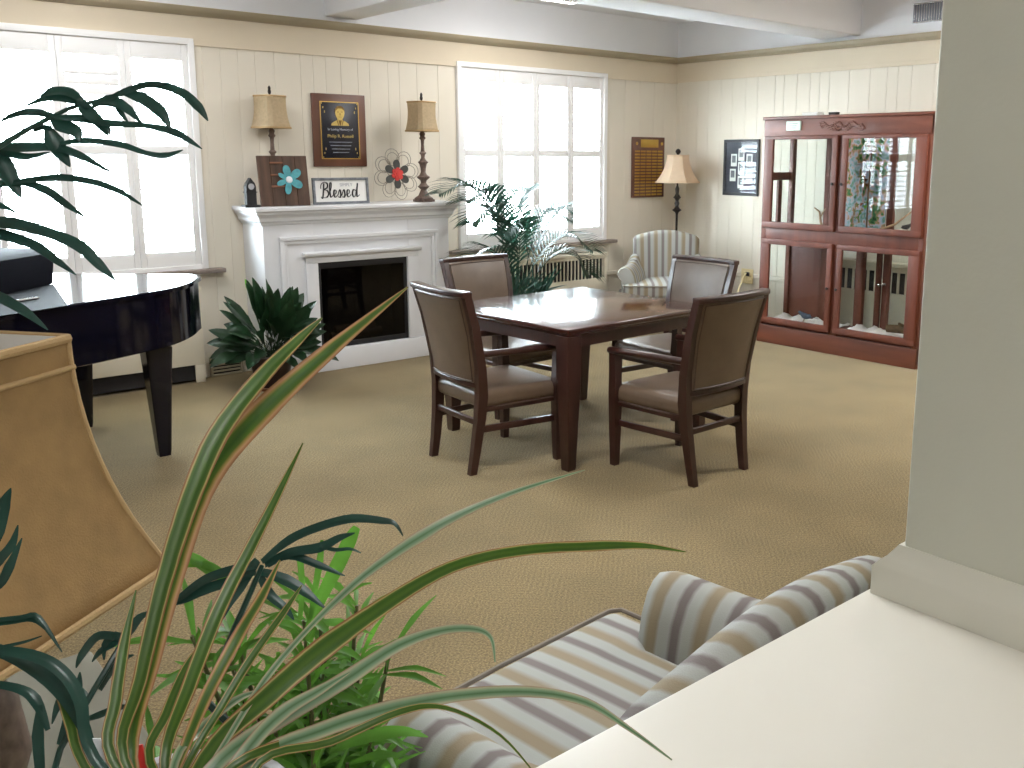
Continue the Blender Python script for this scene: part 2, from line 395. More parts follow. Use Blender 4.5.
struct(MB().box(XL-.2, XR+.2, YF-.2, YF, 0, 3.1).build('wall_front', M['cream']))
struct(MB().box(XL-.2, XR+.2, YF-.2, YB+.2, 3.05, 3.15).build('ceiling', M['white']))
def crown(mb, p):
    prof = [(0, 2.632), (.016, 2.634), (.022, 2.642), (.040, 2.652), (.052, 2.668), (.056, 2.690), (0, 2.690)]
    return prof
# picture-rail moldings and beams
pr = crown(None, None)
mb = MB(); mb.prism([(YB-.014-a, z) for a, z in pr], XR-XL, 'x', XL); struct(mb.build('trim_1', M['molding']))
mb = MB(); mb.prism([(XR-.014-a, z) for a, z in pr], YB-YF, 'y', YF); struct(mb.build('trim_2', M['molding']))
mb = MB()
for y0, y1 in ((4.88, 5.29), (.40, .95)): mb.rbox(XL, XR, y0, y1, 2.73, 3.06, .012)
struct(mb.build('trim_3', M['white']))
mb = MB()
for x0 in (3.52, -.9):
    mb.rbox(x0, x0+.29, 5.29, YB, 2.731, 3.06, .012); mb.rbox(x0, x0+.29, .95, 4.88, 2.731, 3.06, .012)
struct(mb.build('trim_4', M['white']))
# base rail along the right wall and behind the armchair
mb = MB(); mb.rbox(XR-.022, XR, .9, YB-.02, .455, .50, .006); struct(mb.build('trim_5', M['cream']))
mb = MB(); mb.rbox(6.45, XR-.02, YB-.022, YB, .455, .50, .006); struct(mb.build('trim_6', M['cream']))
mb = MB(); mb.rbox(XR-.018, XR, .9, YB, 0, .11, .005); struct(mb.build('baseboard_right', M['cream']))
mb = MB(); mb.rbox(4.46, XR-.018, YB-.018, YB, 0, .11, .005); mb.rbox(2.38, 2.44, YB-.018, YB, 0, .11, .005); struct(mb.build('baseboard_back', M['cream']))
# half wall, its ledge and the pillar at its end
struct(MB().box(-2.6, 1.95, .42, .78, 0, .862).build('wall_divider', M['pillar']))
struct(MB().rbox(-2.6, 1.98, .22, .832, .862, .90, .004).build('trim_7', M['ledge']))
struct(MB().rbox(1.410, 2.2, .20, .772, .90, 2.73, .005).build('wall_pillar', M['pillar']))
pp = [(0, .90), (.040, .90), (.040, .952), (.034, .960), (.030, .966), (.022, .974), (.012, .990), (.006, 1.0), (0, 1.0)]
mb = MB()
ring = []
for a, z in pp: ring.append([(1.410-a*.4, .20-a, z), (1.410-a*.4, .772+a*1.22, z), (2.24, .772+a*1.22, z), (2.24, .20-a, z)])
mb.loft(ring, True, True); struct(mb.build('trim_8', mat('highlit_grey_trim_paint', rgb(214, 213, 203), .5, var=.02), ang=25))  # grey trim paint lightened to carry its edge highlight

# ------------------------------------------------------------------ windows with plantation shutters
def window(n, w, word):
    x0, x1 = w
    root = bpy.data.objects.new('window_%d' % n, None); COL.objects.link(root); struct(root)
    mb = MB()   # casing that the shutters hang in
    mb.rbox(x0-.0, x0+.045, YB-.035, YB+.10, WZ0, 2.475, .004); mb.rbox(x1-.045, x1, YB-.035, YB+.10, WZ0, 2.475, .004)
    mb.rbox(x0, x1, YB-.035, YB+.10, 2.43, 2.475, .004); mb.rbox(x0, x1, YB-.03, YB+.10, WZ0-.01, WZ0+.03, .004)
    mb.build('window_frame', M['shutter'], root)
    mb = MB()   # sash behind the shutters
    xm = (x0+x1)/2
    for a in (x0, xm-.03, x1-.06): mb.box(a, a+.06, YB+.12, YB+.16, WZ0, WZ1+.05)
    for z in (WZ0, 1.62, WZ1): mb.box(x0, x1, YB+.12, YB+.16, z, z+.05)
    mb.build('sash', M['shutter'], root)
    MB().box(x0+.01, x1-.01, YB+.138, YB+.144, WZ0, WZ1+.04).build('pane', M['glass'], root)
    MB().rbox(x0-.13, x1+.11, YB-.085, YB+.02, .795, .828, .006).build('window_sill', M['sill'], root)
    pw = (x1-x0-.09)/4
    for k in range(4):
        a = x0+.045+pw*k; b = a+pw
        where = ['leftmost panel of four', 'second panel from the left', 'third panel from the left', 'rightmost panel of four'][k]
        t = thing('window_shutter', 'white louvred shutter, %s in the %s window' % (where, word), 'shutter', (a, YB, WZ0+.03), group='shutters in the %s window' % word)
        h = 2.43-WZ0-.03
        f = MB(); st = .042
        f.rbox(.001, st, -.014, .014, 0, h, .003); f.rbox(pw-st, pw-.001, -.014, .014, 0, h, .003)
        f.rbox(st, pw-st, -.014, .014, 0, .105, .003); f.rbox(st, pw-st, -.014, .014, h-.115, h, .003)
        f.rbox(st, pw-st, -.014, .014, .80, .862, .003)
        f.build('shutter_frame', M['shutter'], t)
        for nm, z0, z1, til in (('lower_louvers', .105, .80, 14), ('upper_louvers', .862, h-.115, 14)):
            L = MB(); cnt = round((z1-z0)/.0662); st_ = (z1-z0)/cnt
            for i in range(cnt):
                zc = z0+(i+.5)*st_; an = math.radians(til)
                if n == 1 and k == 2 and nm == 'upper_louvers' and i >= cnt-4 and i != cnt-1: an = math.radians(84)
                hw, ht = .031, .0045
                c, s_ = math.cos(an), math.sin(an)
                poly = [(u*c-v*s_, zc+u*s_+v*c) for u, v in ((-hw, 0), (-hw*.5, ht), (hw*.5, ht), (hw, 0), (hw*.5, -ht), (-hw*.5, -ht))]
                L.prism(poly, pw-2*st-.004, 'x', st+.002)
            L.build(nm, M['shutter'], t, smooth=False)
        for z in (.20, h-.2): MB().rbox(.0015, .009, -.02, -.012, z, z+.06, .002).build('hinge_or_glint_bar', M['shutter'], t)
window(1, W1, 'left'); window(2, W2, 'right')

# radiator covers
def rad_cover(name, label, x0, x1, z1, grille, kick):
    t = thing(name, label, 'radiator cover', ((x0+x1)/2, 6.955, 0)); hw = (x1-x0)/2
    mb = MB(); z0 = 0
    gx0, gx1, gz0, gz1 = grille
    # front panel with the grille opening
    for a, b, c, d in ((-hw, hw, gz1, z1-.03), (-hw, gx0, gz0, gz1), (gx1, hw, gz0, gz1), (-hw, hw, kick, gz0)): mb.rbox(a, b, 0, .02, c, d, .003)
    mb.rbox(-hw, -hw+.02, 0, .135, 0, z1-.03, .003); mb.rbox(hw-.02, hw, 0, .135, 0, z1-.03, .003)
    mb.rbox(-hw, -hw+.09, 0, .02, 0, kick, .003); mb.rbox(hw-.07, hw, 0, .02, 0, kick, .003)
    mb.build('panel', M['radiator'], t)
    MB().rbox(-hw-.006, hw+.006, -.012, .135, z1-.03, z1, .006).build('top', M['radiator'], t)
    g = MB(); x = gx0+.012
    while x < gx1-.01: g.box(x, x+.013, .004, .016, gz0, gz1); x += .046
    g.build('grille', M['radiator'], t)
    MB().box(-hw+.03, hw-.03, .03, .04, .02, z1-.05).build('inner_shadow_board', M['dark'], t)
    return t
rad_cover('radiator_cover', 'cream radiator cover with dark toe recess behind the piano', .62, 2.375, .712, (-.75, .74, .50, .63), .135)
rad_cover('radiator_cover', 'cream radiator cover with slotted grille under the right window', 4.60, 6.42, .715, (-.45, .875, .46, .655), .03)
t = thing('radiator_cover', 'cream radiator cover seen through the display cabinet against the right wall', 'radiator cover', (7.405, 4.55, 0), -PI/2)
mb = MB(); mb.rbox(-.75, .75, 0, .02, .02, .49, .003); mb.rbox(-.75, .75, 0, .02, .675, .72, .003); mb.rbox(-.75, -.72, 0, .12, 0, .72, .003); mb.rbox(.72, .75, 0, .12, 0, .72, .003)
mb.build('panel', M['radiator'], t); MB().rbox(-.76, .76, -.012, .122, .72, .755, .005).build('top', M['radiator'], t)
g = MB(); x = -.72
while x < .72: g.box(x, x+.022, .004, .016, .49, .675); x += .075
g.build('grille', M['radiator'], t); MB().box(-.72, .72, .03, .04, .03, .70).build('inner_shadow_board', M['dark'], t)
# low wall vent beside the fireplace
t = thing('wall_vent', 'low tan slatted wall vent between radiator cover and fireplace', 'vent', (2.575, 7.06, 0))
mb = MB(); mb.rbox(-.125, .125, 0, .03, .13, .15, .004); mb.rbox(-.125, -.105, 0, .03, 0, .15, .004); mb.rbox(.105, .125, 0, .03, 0, .15, .004); mb.rbox(-.125, .125, 0, .03, 0, .018, .004)
mb.build('vent_frame', M['molding'], t)
mb = MB()
for i in range(4): mb.rbox(-.105, .105, .004, .02, .032+i*.025, .046+i*.025, .003)
mb.build('slats', M['molding'], t)
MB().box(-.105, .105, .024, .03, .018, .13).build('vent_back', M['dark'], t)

# unseen ceiling lamps (outside the frame); hall and left-window ones added to brighten ledge and back wall
for i, (x, y, z, w, sz) in enumerate(LAMPS):
    t = thing('ceiling_light', ['square ceiling light above the dining side', 'square ceiling light over the middle of the room', 'small square ceiling light near the right window', 'added unseen square hallway ceiling light', 'added small square fill light near the left window'][i], 'ceiling light', (x, y, z-.15), group='ceiling lights')
    MB().rbox(-sz/2-.03, sz/2+.03, -sz/2-.03, sz/2+.03, .11, .148, .006).build('lamp_housing', M['trimwhite'], t)
    MB().rbox(-sz/2, sz/2, -sz/2, sz/2, 0, .112, .03).build('diffuser', M['flame'], t)
    ld = bpy.data.lights.new('lamp_light', 'AREA'); ld.shape = 'SQUARE'; ld.size = sz; ld.energy = w; ld.color = (1, .985, .965)
    lo = bpy.data.objects.new('lamp_light', ld); COL.objects.link(lo); lo.parent = t; lo.location = (0, 0, -.006)
# wall grille high on the right wall
t = thing('air_vent', 'grey slotted air vent high on the right wall near the pillar', 'vent', (XR, 4.22, 2.86), -PI/2)
MB().rbox(-.16, .16, -.012, 0, -.08, .08, .004).build('vent_back', M['ventgrey'], t)
mb = MB()
for k in range(13): mb.rbox(-.146+k*.0225, -.138+k*.0225, -.022, -.010, -.068, .068, .002)
mb.rbox(-.16, .16, -.022, -.01, .068, .08, .002); mb.rbox(-.16, .16, -.022, -.01, -.08, -.068, .002)
mb.build('vent_fins', M['steel'], t)

# ------------------------------------------------------------------ fireplace
FX, FY = 3.574, 6.72
fp = thing('fireplace', 'white painted fireplace surround with stepped moldings and dark firebox', 'fireplace', (FX, FY, 0))
hw = .804; ow = .392; oz0, oz1 = .172, .85; D = YB-FY-.01
mb = MB()
mb.rbox(-hw, -ow-.02, 0, D, 0, 1.155, .004); mb.rbox(ow+.02, hw, 0, D, 0, 1.155, .004)
mb.rbox(-hw, hw, 0.002, D, oz1+.02, 1.155, .004); mb.rbox(-hw, hw, 0, D, 0, oz0-.002, .004)
mb.build('surround', M['trimwhite'], fp)
def pi_frame(mb, xo, zo, xi, zi, y0, y1, zb):
    for sg in (-1, 1): mb.rbox(sg*xo, sg*xi, y0, y1, zb, zi, .004)
    mb.rbox(-xo, xo, y0, y1, zi, zo, .004)
mb = MB(); pi_frame(mb, .686, 1.06, .655, 1.03, -.028, .004, .172); pi_frame(mb, .655, 1.03, .628, 1.002, -.016, .004, .172)
mb.build('outer_molding', M['trimwhite'], fp)
mb = MB(); pi_frame(mb, .490, .905, ow, oz1, -.024, .03, oz0)
prof = [(-.024, .90), (-.05, .905), (-.056, .915), (-.056, .928), (.0, .936), (.0, .90)]
mb.prism(prof, 1.02, 'x', -.51); mb.build('inner_molding', M['trimwhite'], fp)
MB().rbox(-hw-.012, hw+.012, -.03, .02, 0, .168, .006).build('plinth', M['trimwhite'], fp)
mb = MB()
prof = [(0, 1.150), (-.012, 1.155), (-.016, 1.170), (-.030, 1.182), (-.034, 1.205), (-.044, 1.222), (-.056, 1.232), (-.060, 1.250), (-.07, 1.252), (-.074, 1.258), (-.074, 1.278), (-.070, 1.284)]
rings = [[(-hw+a, D, z), (-hw+a, a, z), (hw-a, a, z), (hw-a, D, z)] for a, z in prof]
mb.loft(rings, True, True); mb.build('mantel_shelf', M['trimwhite'], fp, ang=20)
MZ = 1.284
mb = MB(); mb.box(-ow-.01, ow+.01, .28, .30, oz0, oz1+.01); mb.box(-ow-.02, -ow-.01, .03, .30, oz0, oz1+.01); mb.box(ow+.01, ow+.02, .03, .30, oz0, oz1+.01); mb.box(-ow, ow, .03, .30, oz0-.002, oz0+.004); mb.box(-ow, ow, .03, .30, oz1+.005, oz1+.015)
mb.build('firebox', M['dark'], fp)
mb = MB()
for sg in (-1, 1): mb.rbox(sg*ow, sg*(ow-.03), .0, .02, oz0, oz1, .003)
mb.rbox(-ow, ow, 0, .02, oz1-.05, oz1, .003); mb.rbox(-ow, ow, 0, .02, oz0, oz0+.04, .003)
mb.build('screen_frame', M['black'], fp)
MB().box(-ow+.03, ow-.03, .008, .012, oz0+.04, oz1-.05).build('screen_glass', glass('smoked_pane', (.45, .45, .47, 1)), fp)
mb = MB()
for k in range(4): mb.tube([(-.24+.02*k, .14+.03*(k % 2), .235+.05*(k//2)), (.22-.03*k, .16+.02*(k % 2), .24+.05*(k//2))], .032, 8)
mb.build('log', M['cane'], fp)

# ------------------------------------------------------------------ things on the mantel
def square_shade(mb, prof, cut=.0, sub=6, bulge=.0):
    rings = []
    for hw_, z in prof:
        ring = []; c = hw_*cut
        pts = [(hw_, -hw_+c), (hw_, hw_-c), (hw_-c, hw_), (-hw_+c, hw_), (-hw_, hw_-c), (-hw_, -hw_+c), (-hw_+c, -hw_), (hw_-c, -hw_)] if cut else [(hw_, -hw_), (hw_, hw_), (-hw_, hw_), (-hw_, -hw_)]
        for i in range(len(pts)):
            a, b = Vector(pts[i]), Vector(pts[(i+1) % len(pts)])
            nsub = sub if (not cut or i % 2 == 0) else 1
            for k in range(nsub):
                p = a.lerp(b, k/nsub); ring.append((p.x, p.y, z))
        rings.append(ring)
    return mb.loft(rings, True, False)
def solid(o, th): 
    m = o.modifiers.new('thickness', 'SOLIDIFY'); m.thickness = th; m.offset = 0; return o
def mantel_lamp(label, x, y, rz, flare):
    t = thing('table_lamp', label, 'lamp', (x, y, MZ), rz, 'pair of mantel lamps')
    pr_ = [(.075, 0), (.08, .012), (.078, .03), (.062, .042), (.045, .052), (.030, .085), (.024, .1), (.036, .112), (.050, .125), (.034, .138), (.022, .155), (.026, .175), (.050, .195), (.056, .205), (.030, .222), (.020, .245), (.022, .275), (.030, .31), (.044, .325), (.028, .338), (.015, .36), (.018, .385), (.030, .40), (.016, .415), (.013, .47), (.015, .505), (.028, .52), (.018, .535), (.024, .555), (.012, .575), (.006, .585), (.006, .84), (.0, .842)]
    b = MB(); b.lathe(pr_[:-3], 20, (0, 0, .0)); b.build('lamp_base', M['distress'], t)
    MB().rbox(-.066, .066, -.066, .066, 0, .022, .006).build('foot', M['distress'], t)
    MB().tube([(0, 0, .58), (0, 0, .83)], .006, 8).build('rod', M['iron'], t)
    MB().lathe([(.004, .822), (.011, .83), (.013, .845), (.009, .86), (.012, .868), (.004, .885)], 12).build('finial', M['iron'], t)
    z0, z1 = .572, .815
    pf = [(flare+(.094-flare)*(k/7)-.010*math.sin(PI*k/7), z0+(z1-z0)*k/7) for k in range(8)]
    sh = MB(); square_shade(sh, pf, .28, 5); o = solid(sh.build('lamp_shade', M['burlap'], t, ang=25), .003)
    tr = MB(); square_shade(tr, [(flare+.002, z0), (flare+.002, z0+.012)], .28, 5); square_shade(tr, [(.096, z1-.012), (.096, z1)], .28, 5)
    solid(tr.build('shade_trim', M['shadetrim'], o, ang=25), .005)
    sp = MB(); sp.tube([(-.09, 0, z1-.01), (.09, 0, z1-.01)], .002, 6); sp.tube([(0, -.09, z1-.01), (0, .09, z1-.01)], .002, 6); sp.build('shade_spider', M['iron'], t)
    return t
mantel_lamp('tan shaded mantel lamp standing behind the rustic flower board', 2.985, 6.965, .35, .116)
mantel_lamp('tan shaded mantel lamp with turned base beside the metal wall flower', 4.205, 6.815, .12, .110)
# black clock tower ornament
t = thing('mantel_clock', 'small black arch-topped mantel clock at the left end of the mantel', 'clock', (2.728, 6.80, MZ))
MB().rbox(-.058, .058, -.04, .04, 0, .018, .004).build('clock_base', M['black'], t)
mb = MB(); mb.prism([(-.036, .018), (.036, .018), (.036, .15), (.028, .175), (.012, .195), (0, .212), (-.012, .195), (-.028, .175), (-.036, .15)], .05, 'y', -.025); mb.build('clock_case', M['black'], t)
mb = MB(); mb.loft([[(.022*math.cos(a), -.0285, .15+.022*math.sin(a)) for a in [2*PI*k/20 for k in range(20)]], [(.022*math.cos(a), -.024, .15+.022*math.sin(a)) for a in [2*PI*k/20 for k in range(20)]]]); mb.build('clock_dial', M['greytext'], t)
mb = MB(); mb.rbox(-.042, .042, -.03, .03, .105, .113, .002); mb.build('clock_ledge', M['black'], t)
# rustic board with the tin flower
t = thing('flower_board', 'dark rustic board with a teal tin flower leaning on the mantel', 'wall art', (3.0, 6.80, MZ)); t.rotation_euler = (math.radians(-7), 0, math.radians(-3))
mb = MB()
for k in range(4): mb.rbox(-.19+k*.095, -.097+k*.095, 0, .018, 0, .375, .003)
mb.build('board', M['rustic'], t)
def tin_petal(mb, cx, cz, an, ln, wd, y=-.012, n=10):
    c, s_ = math.cos(an), math.sin(an); top = []; 
    ring0, ring1 = [], []
    for k in range(2*n):
        th = 2*PI*k/(2*n); u = ln*.5*(1-math.cos(th)); v = wd*.5*math.sin(th)*(.55+.45*u/ln)
        x, z = cx+u*c-v*s_, cz+u*s_+v*c
        ring0.append((x, y, z)); ring1.append((x, y+.006, z))
    mb.loft([ring0, ring1])
for nm, an, ln, wd in (('upright', 100, .11, .07), ('upper_right', 38, .115, .075), ('lower_right', -28, .11, .075), ('bottom', -100, .11, .06), ('lower_left', 200, .10, .05), ('upper_left', 150, .09, .04)):
    mb = MB(); tin_petal(mb, .035, .195, math.radians(an), ln, wd); mb.build('petal', M['teal'], t)
MB().lathe([(.001, .012), (.02, .008), (.026, 0)], 14).build('flower_center', M['potwhite'], t).matrix_local = Matrix.Translation((.035, -.012, .195)) @ Matrix.Rotation(math.radians(90), 4, 'X')
mb = MB()
for z in (.14, .225, .315): mb.rbox(-.10, .0, -.008, .002, z, z+.014, .003)
mb.build('wooden_strip', M['terracotta'], t)
# framed "Simply Blessed" sign
t = thing('word_sign', 'white framed sign lettered Simply Blessed on the mantel', 'sign', (3.483, 6.86, MZ)); t.rotation_euler = (math.radians(-4), 0, 0)
mb = MB(); hw, hh = .238, .205
mb.rbox(-hw, hw, -.012, .012, 0, .02, .003); mb.rbox(-hw, hw, -.012, .012, hh-.02, hh, .003); mb.rbox(-hw, -hw+.02, -.012, .012, 0, hh, .003); mb.rbox(hw-.02, hw, -.012, .012, 0, hh, .003)
mb.build('sign_frame', M['greyframe'], t)
MB().box(-hw+.01, hw-.01, 0, .008, .01, hh-.01).build('sign_panel', M['white_card'], t)
text('SIMPLY', .036, (.045, -.002, .148), (PI/2, 0, 0), M['greytext'], t)
def strokes(mb, lst, ox, oz, sc, rad, y=-.003):
    for st in lst:
        P = [Vector((ox+x*sc, y, oz+z*sc)) for x, z in st]; Q = []
        for i in range(len(P)-1):
            p0, p1, p2, p3 = P[max(i-1, 0)], P[i], P[i+1], P[min(i+2, len(P)-1)]
            for k in range(5):
                u = k/5; Q.append(.5*((2*p1)+(-p0+p2)*u+(2*p0-5*p1+4*p2-p3)*u*u+(-p0+3*p1-3*p2+p3)*u**3))
        Q.append(P[-1]); n = len(Q)
        rr = []
        for i in range(n):
            d = Q[min(i+1, n-1)]-Q[max(i-1, 0)]; rr.append(rad*(1.35 if d.z < -abs(d.x)*.4 else .75))
        mb.tube(Q, rr, 6)
B = [[(.55, 1.9), (.45, 1.0), (.30, .1), (.15, -.1), (.05, .15)], [(.05, 1.2), (.15, 1.75), (.6, 2.05), (1.05, 1.85), (1.0, 1.35), (.5, 1.05), (.95, .95), (1.15, .5), (.85, .05), (.4, .0)]]
l_ = [[(1.2, .4), (1.55, 1.2), (1.65, 1.9), (1.45, 1.9), (1.35, .8), (1.45, .05), (1.8, .35)]]
def e_(x): return [[(x, .35), (x+.35, .6), (x+.35, .95), (x+.1, .95), (x+.0, .4), (x+.2, .02), (x+.6, .35)]]
def s_(x): return [[(x, .35), (x+.3, 1.05), (x+.42, .45), (x+.32, .0), (x+.05, .1), (x+.3, .05), (x+.6, .35)]]
d_ = [[(5.2, .85), (4.85, 1.0), (4.65, .5), (4.8, .02), (5.1, .3), (5.5, 1.9), (5.35, .8), (5.35, .05), (5.7, .3)]]
mb = MB(); strokes(mb, B+l_+e_(1.9)+s_(2.5)+s_(3.1)+e_(3.85)+d_, -.175, .052, .058, .0042); mb.build('script_lettering', M['black'], t)
# metal wire flower leaning against the wall
t = thing('metal_flower', 'wire and tin flower with red centre leaning on the mantel', 'ornament', (3.985, 6.87, MZ+.227)); t.rotation_euler = (math.radians(-6), 0, 0)
mb = MB()
for k in range(8):
    a0 = 2*PI*k/8+.2
    for sc in (1, .78):
        pts = []
        for i in range(15):
            th = 2*PI*i/14; u = .07+.07*sc*(1-math.cos(th)); v = .062*sc*math.sin(th)
            pts.append((u*math.cos(a0)-v*math.sin(a0), .006*math.sin(th), u*math.sin(a0)+v*math.cos(a0)))
        mb.tube(pts, .0028, 5)
mb.build('wire_petals', M['wire'], t)
for k in range(6):
    mb = MB(); tin_petal(mb, .02*math.cos(k*PI/3+.5), .02*math.sin(k*PI/3+.5), k*PI/3+.5, .098, .075, -.012); mb.build('petal', M['petaldark'], t)
mb = MB()
for r_, y in ((.055, -.018), (.038, -.026), (.02, -.034)):
    for k in range(6): tin_petal(mb, 0, 0, k*PI/3+y*40, r_, r_*.9, y)
mb.build('flower_center', M['redflower'], t)

# wall plaque over the mantel
t = thing('memorial_plaque', 'walnut memorial plaque with black plate and gold portrait above the mantel', 'plaque', (3.602, YB, 1.857))
MB().rbox(-.232, .232, -.024, 0, -.285, .285, .006).build('backboard', M['plaque'], t)
mb = MB(); w_, h_ = .168, .225
for a, b, c, d in ((-w_, w_, h_-.006, h_), (-w_, w_, -h_, -h_+.006), (-w_, -w_+.006, -h_, h_), (w_-.006, w_, -h_, h_)): mb.box(a, b, -.030, -.024, c, d)
mb.build('plate_border', M['brass'], t)
MB().rbox(-.162, .162, -.028, -.022, -.219, .219, .002).build('engraved_plate', M['blackplate'], t)
mb = MB()
for sx in (-1, 1):
    for sz in (-1, 1):
        for k in range(3): mb.rbox(sx*(.15-.012*k), sx*(.158-.012*k), -.030, -.027, sz*(.205-.035*k), sz*(.215-.03*k), .001)
mb.build('corner_scroll', M['gold'], t)
mb = MB()
hd = [(.040*math.cos(a)*(.95 if math.sin(a) < 0 else 1), .135+.052*math.sin(a)) for a in [2*PI*k/22 for k in range(22)]]
mb.prism(hd, .005, 'y', -.033)
mb.prism([(-.078, .038), (.078, .038), (.072, .056), (.045, .072), (.022, .082), (.022, .10), (-.022, .10), (-.022, .082), (-.045, .072), (-.072, .056)], .004, 'y', -.032)
po = mb.build('engraved_portrait', M['gold'], t)
mb = MB()   # engraved hair, features and jacket lines
mb.prism([(-.043, .140), (-.040, .170), (-.022, .190), (.012, .192), (.036, .176), (.043, .142), (.034, .158), (.016, .172), (-.016, .172), (-.033, .156)], .003, 'y', -.0345)
for x in (-.017, .017): mb.rbox(x-.008, x+.008, -.0345, -.032, .141, .146, .001); mb.rbox(x-.010, x+.010, -.0345, -.032, .150, .1525, .001)
mb.rbox(-.003, .005, -.0345, -.032, .118, .136, .001); mb.rbox(-.013, .013, -.0345, -.032, .104, .108, .001)
mb.prism([(-.014, .080), (.014, .080), (.004, .040), (-.004, .040)], .003, 'y', -.0345)
mb.prism([(-.030, .078), (-.024, .082), (-.012, .040), (-.018, .040)], .003, 'y', -.0345); mb.prism([(.030, .078), (.024, .082), (.012, .040), (.018, .040)], .003, 'y', -.0345)
mb.build('engraved_features', mat('dark_gold_engraving', rgb(112, 84, 36), .45, .6), po)
text('In Loving Memory of', .026, (0, -.030, .008), (PI/2, 0, 0), M['greytext'], t, 'inscription')
text('Philip R. Russell', .036, (0, -.030, -.045), (PI/2, 0, 0), M['gold'], t, 'inscription')
mb = MB()
for k in range(4): mb.box(-.10+.01*k, .10-.01*k, -.0295, -.028, -.095-.027*k, -.088-.027*k)
mb.build('engraved_lines', M['greyframe'], t)
# donor plaque with brass name plates
t = thing('award_plaque', 'wooden award plaque with rows of brass name plates by the corner', 'plaque', (7.118, YB, 1.555))
MB().rbox(-.238, .238, -.022, 0, -.312, .312, .005).build('backboard', M['plaque'], t)
MB().rbox(-.12, .14, -.026, -.021, .205, .288, .002).build('title_plate', M['brass'], t)
for sx in (-1, 1): mb = MB(); mb.lathe([(.001, 0), (.018, .002), (.012, .008), (.001, .012)], 10); mb.build('emblem', M['brass'], t).matrix_local = Matrix.Translation((sx*.185+.008, -.022, .245)) @ Matrix.Rotation(PI/2, 4, 'X')
pl = None
for r_ in range(15):
    for c_ in range(5):
        if pl is None: o = pl = MB().rbox(-.036, .036, -.003, .002, -.0095, .0095, .002).build('name_plate', M['brass'], t)
        else: o = pl.copy(); COL.objects.link(o)
        o.location = (-.168+c_*.084, -.023, .165-r_*.032)

# framed photo board on the right wall
t = thing('photo_frame', 'black framed board of seven small photographs beside the cabinet', 'picture', (XR, 6.18, 1.56), -PI/2)
mb = MB(); hw, hh = .228, .28
mb.rbox(-hw, hw, -.022, 0, hh-.03, hh, .005); mb.rbox(-hw, hw, -.022, 0, -hh, -hh+.03, .005); mb.rbox(-hw, -hw+.03, -.022, 0, -hh, hh, .005); mb.rbox(hw-.03, hw, -.022, 0, -hh, hh, .005)
mb.build('picture_frame', M['black'], t)
MB().box(-hw+.02, hw-.02, -.010, -.004, -hh+.02, hh-.02).build('mat_board', mat('navy_mat_board', rgb(34, 36, 56), .5), t)
for x, z in ((-.095, .075), (-.105, -.075), (.0, .13), (0, -.005), (0, -.145), (.105, .075), (.105, -.085)):
    p = MB().box(x-.038, x+.038, -.0125, -.010, z-.062, z+.062).build('photograph', M['white_card'], t)
    MB().box(x-.024, x+.024, -.0135, -.0122, z-.025, z+.045).build('photo_image', M['greyframe'], p)
MB().box(-hw+.02, hw-.02, -.018, -.016, -hh+.02, hh-.02).build('picture_glass', M['glass'], t)
# outlet and cord
t = thing('wall_outlet', 'almond double wall outlet on the right wall left of the cabinet', 'outlet', (XR-.022, 6.04, .47), -PI/2)
MB().rbox(-.075, .075, -.01, 0, -.075, .075, .004).build('cover_plate', M['outlet'], t)
for x in (-.032, .032):
    for z in (-.03, .03): MB().rbox(x-.018, x+.018, -.016, -.009, z-.02, z+.02, .004).build('socket', M['outlet'], t)
t = tag(MB().tube([at(746, 273, 9.0), at(743, 279, 8.95), at(739, 288, 8.9), at(736, 300, 8.85)], .008, 8).build('power_cord', M['outlet']), 'pale power cord dropping from the wall outlet', 'cord')
MB().rbox(7.495, 7.515, 6.0, 6.05, .475, .515, .006).build('plug', M['black'], t)

# ------------------------------------------------------------------ dining table and chairs
tb = thing('dining_table', 'square dark cherry dining table with glossy top and bracketed legs', 'table', (3.642, 4.215, 0), math.radians(2.5))
h = .576; hx = .600
MB().rbox(-hx, hx, -h, h, .752, .778, .007).rbox(-hx+.010, hx-.010, -h+.010, h-.010, .735, .755, .006).build('tabletop', M['cherryx'], tb)
mb = MB()
for a in (0, 1):
    for sg in (-1, 1):
        y = sg*((hx if a else h)-.05); hq, h = h, (h if a else hx)
        poly = [(-h+.08, .735), (h-.08, .735), (h-.08, .60), (h-.11, .645), (h-.135, .668), (-h+.135, .668), (-h+.11, .645), (-h+.08, .60)]
        mb.prism(poly, .022, 'x' if a else 'y', y-.011); h = hq
mb.build('apron', M['cherry'], tb)
for sx in (-1, 1):
    for sy in (-1, 1):
        mb = MB(); c0 = (sx*(hx-.056), sy*(h-.056)); rings = []
        for z, w_ in ((0, .026), (.012, .029), (.45, .046), (.60, .050), (.735, .050)):
            rings.append([(c0[0]+a*w_, c0[1]+b*w_, z) for a, b in ((-1, -.9), (-.9, -1), (.9, -1), (1, -.9), (1, .9), (.9, 1), (-.9, 1), (-1, .9))])
        mb.loft(rings); mb.build('table_leg', M['cherry'], tb, ang=30)

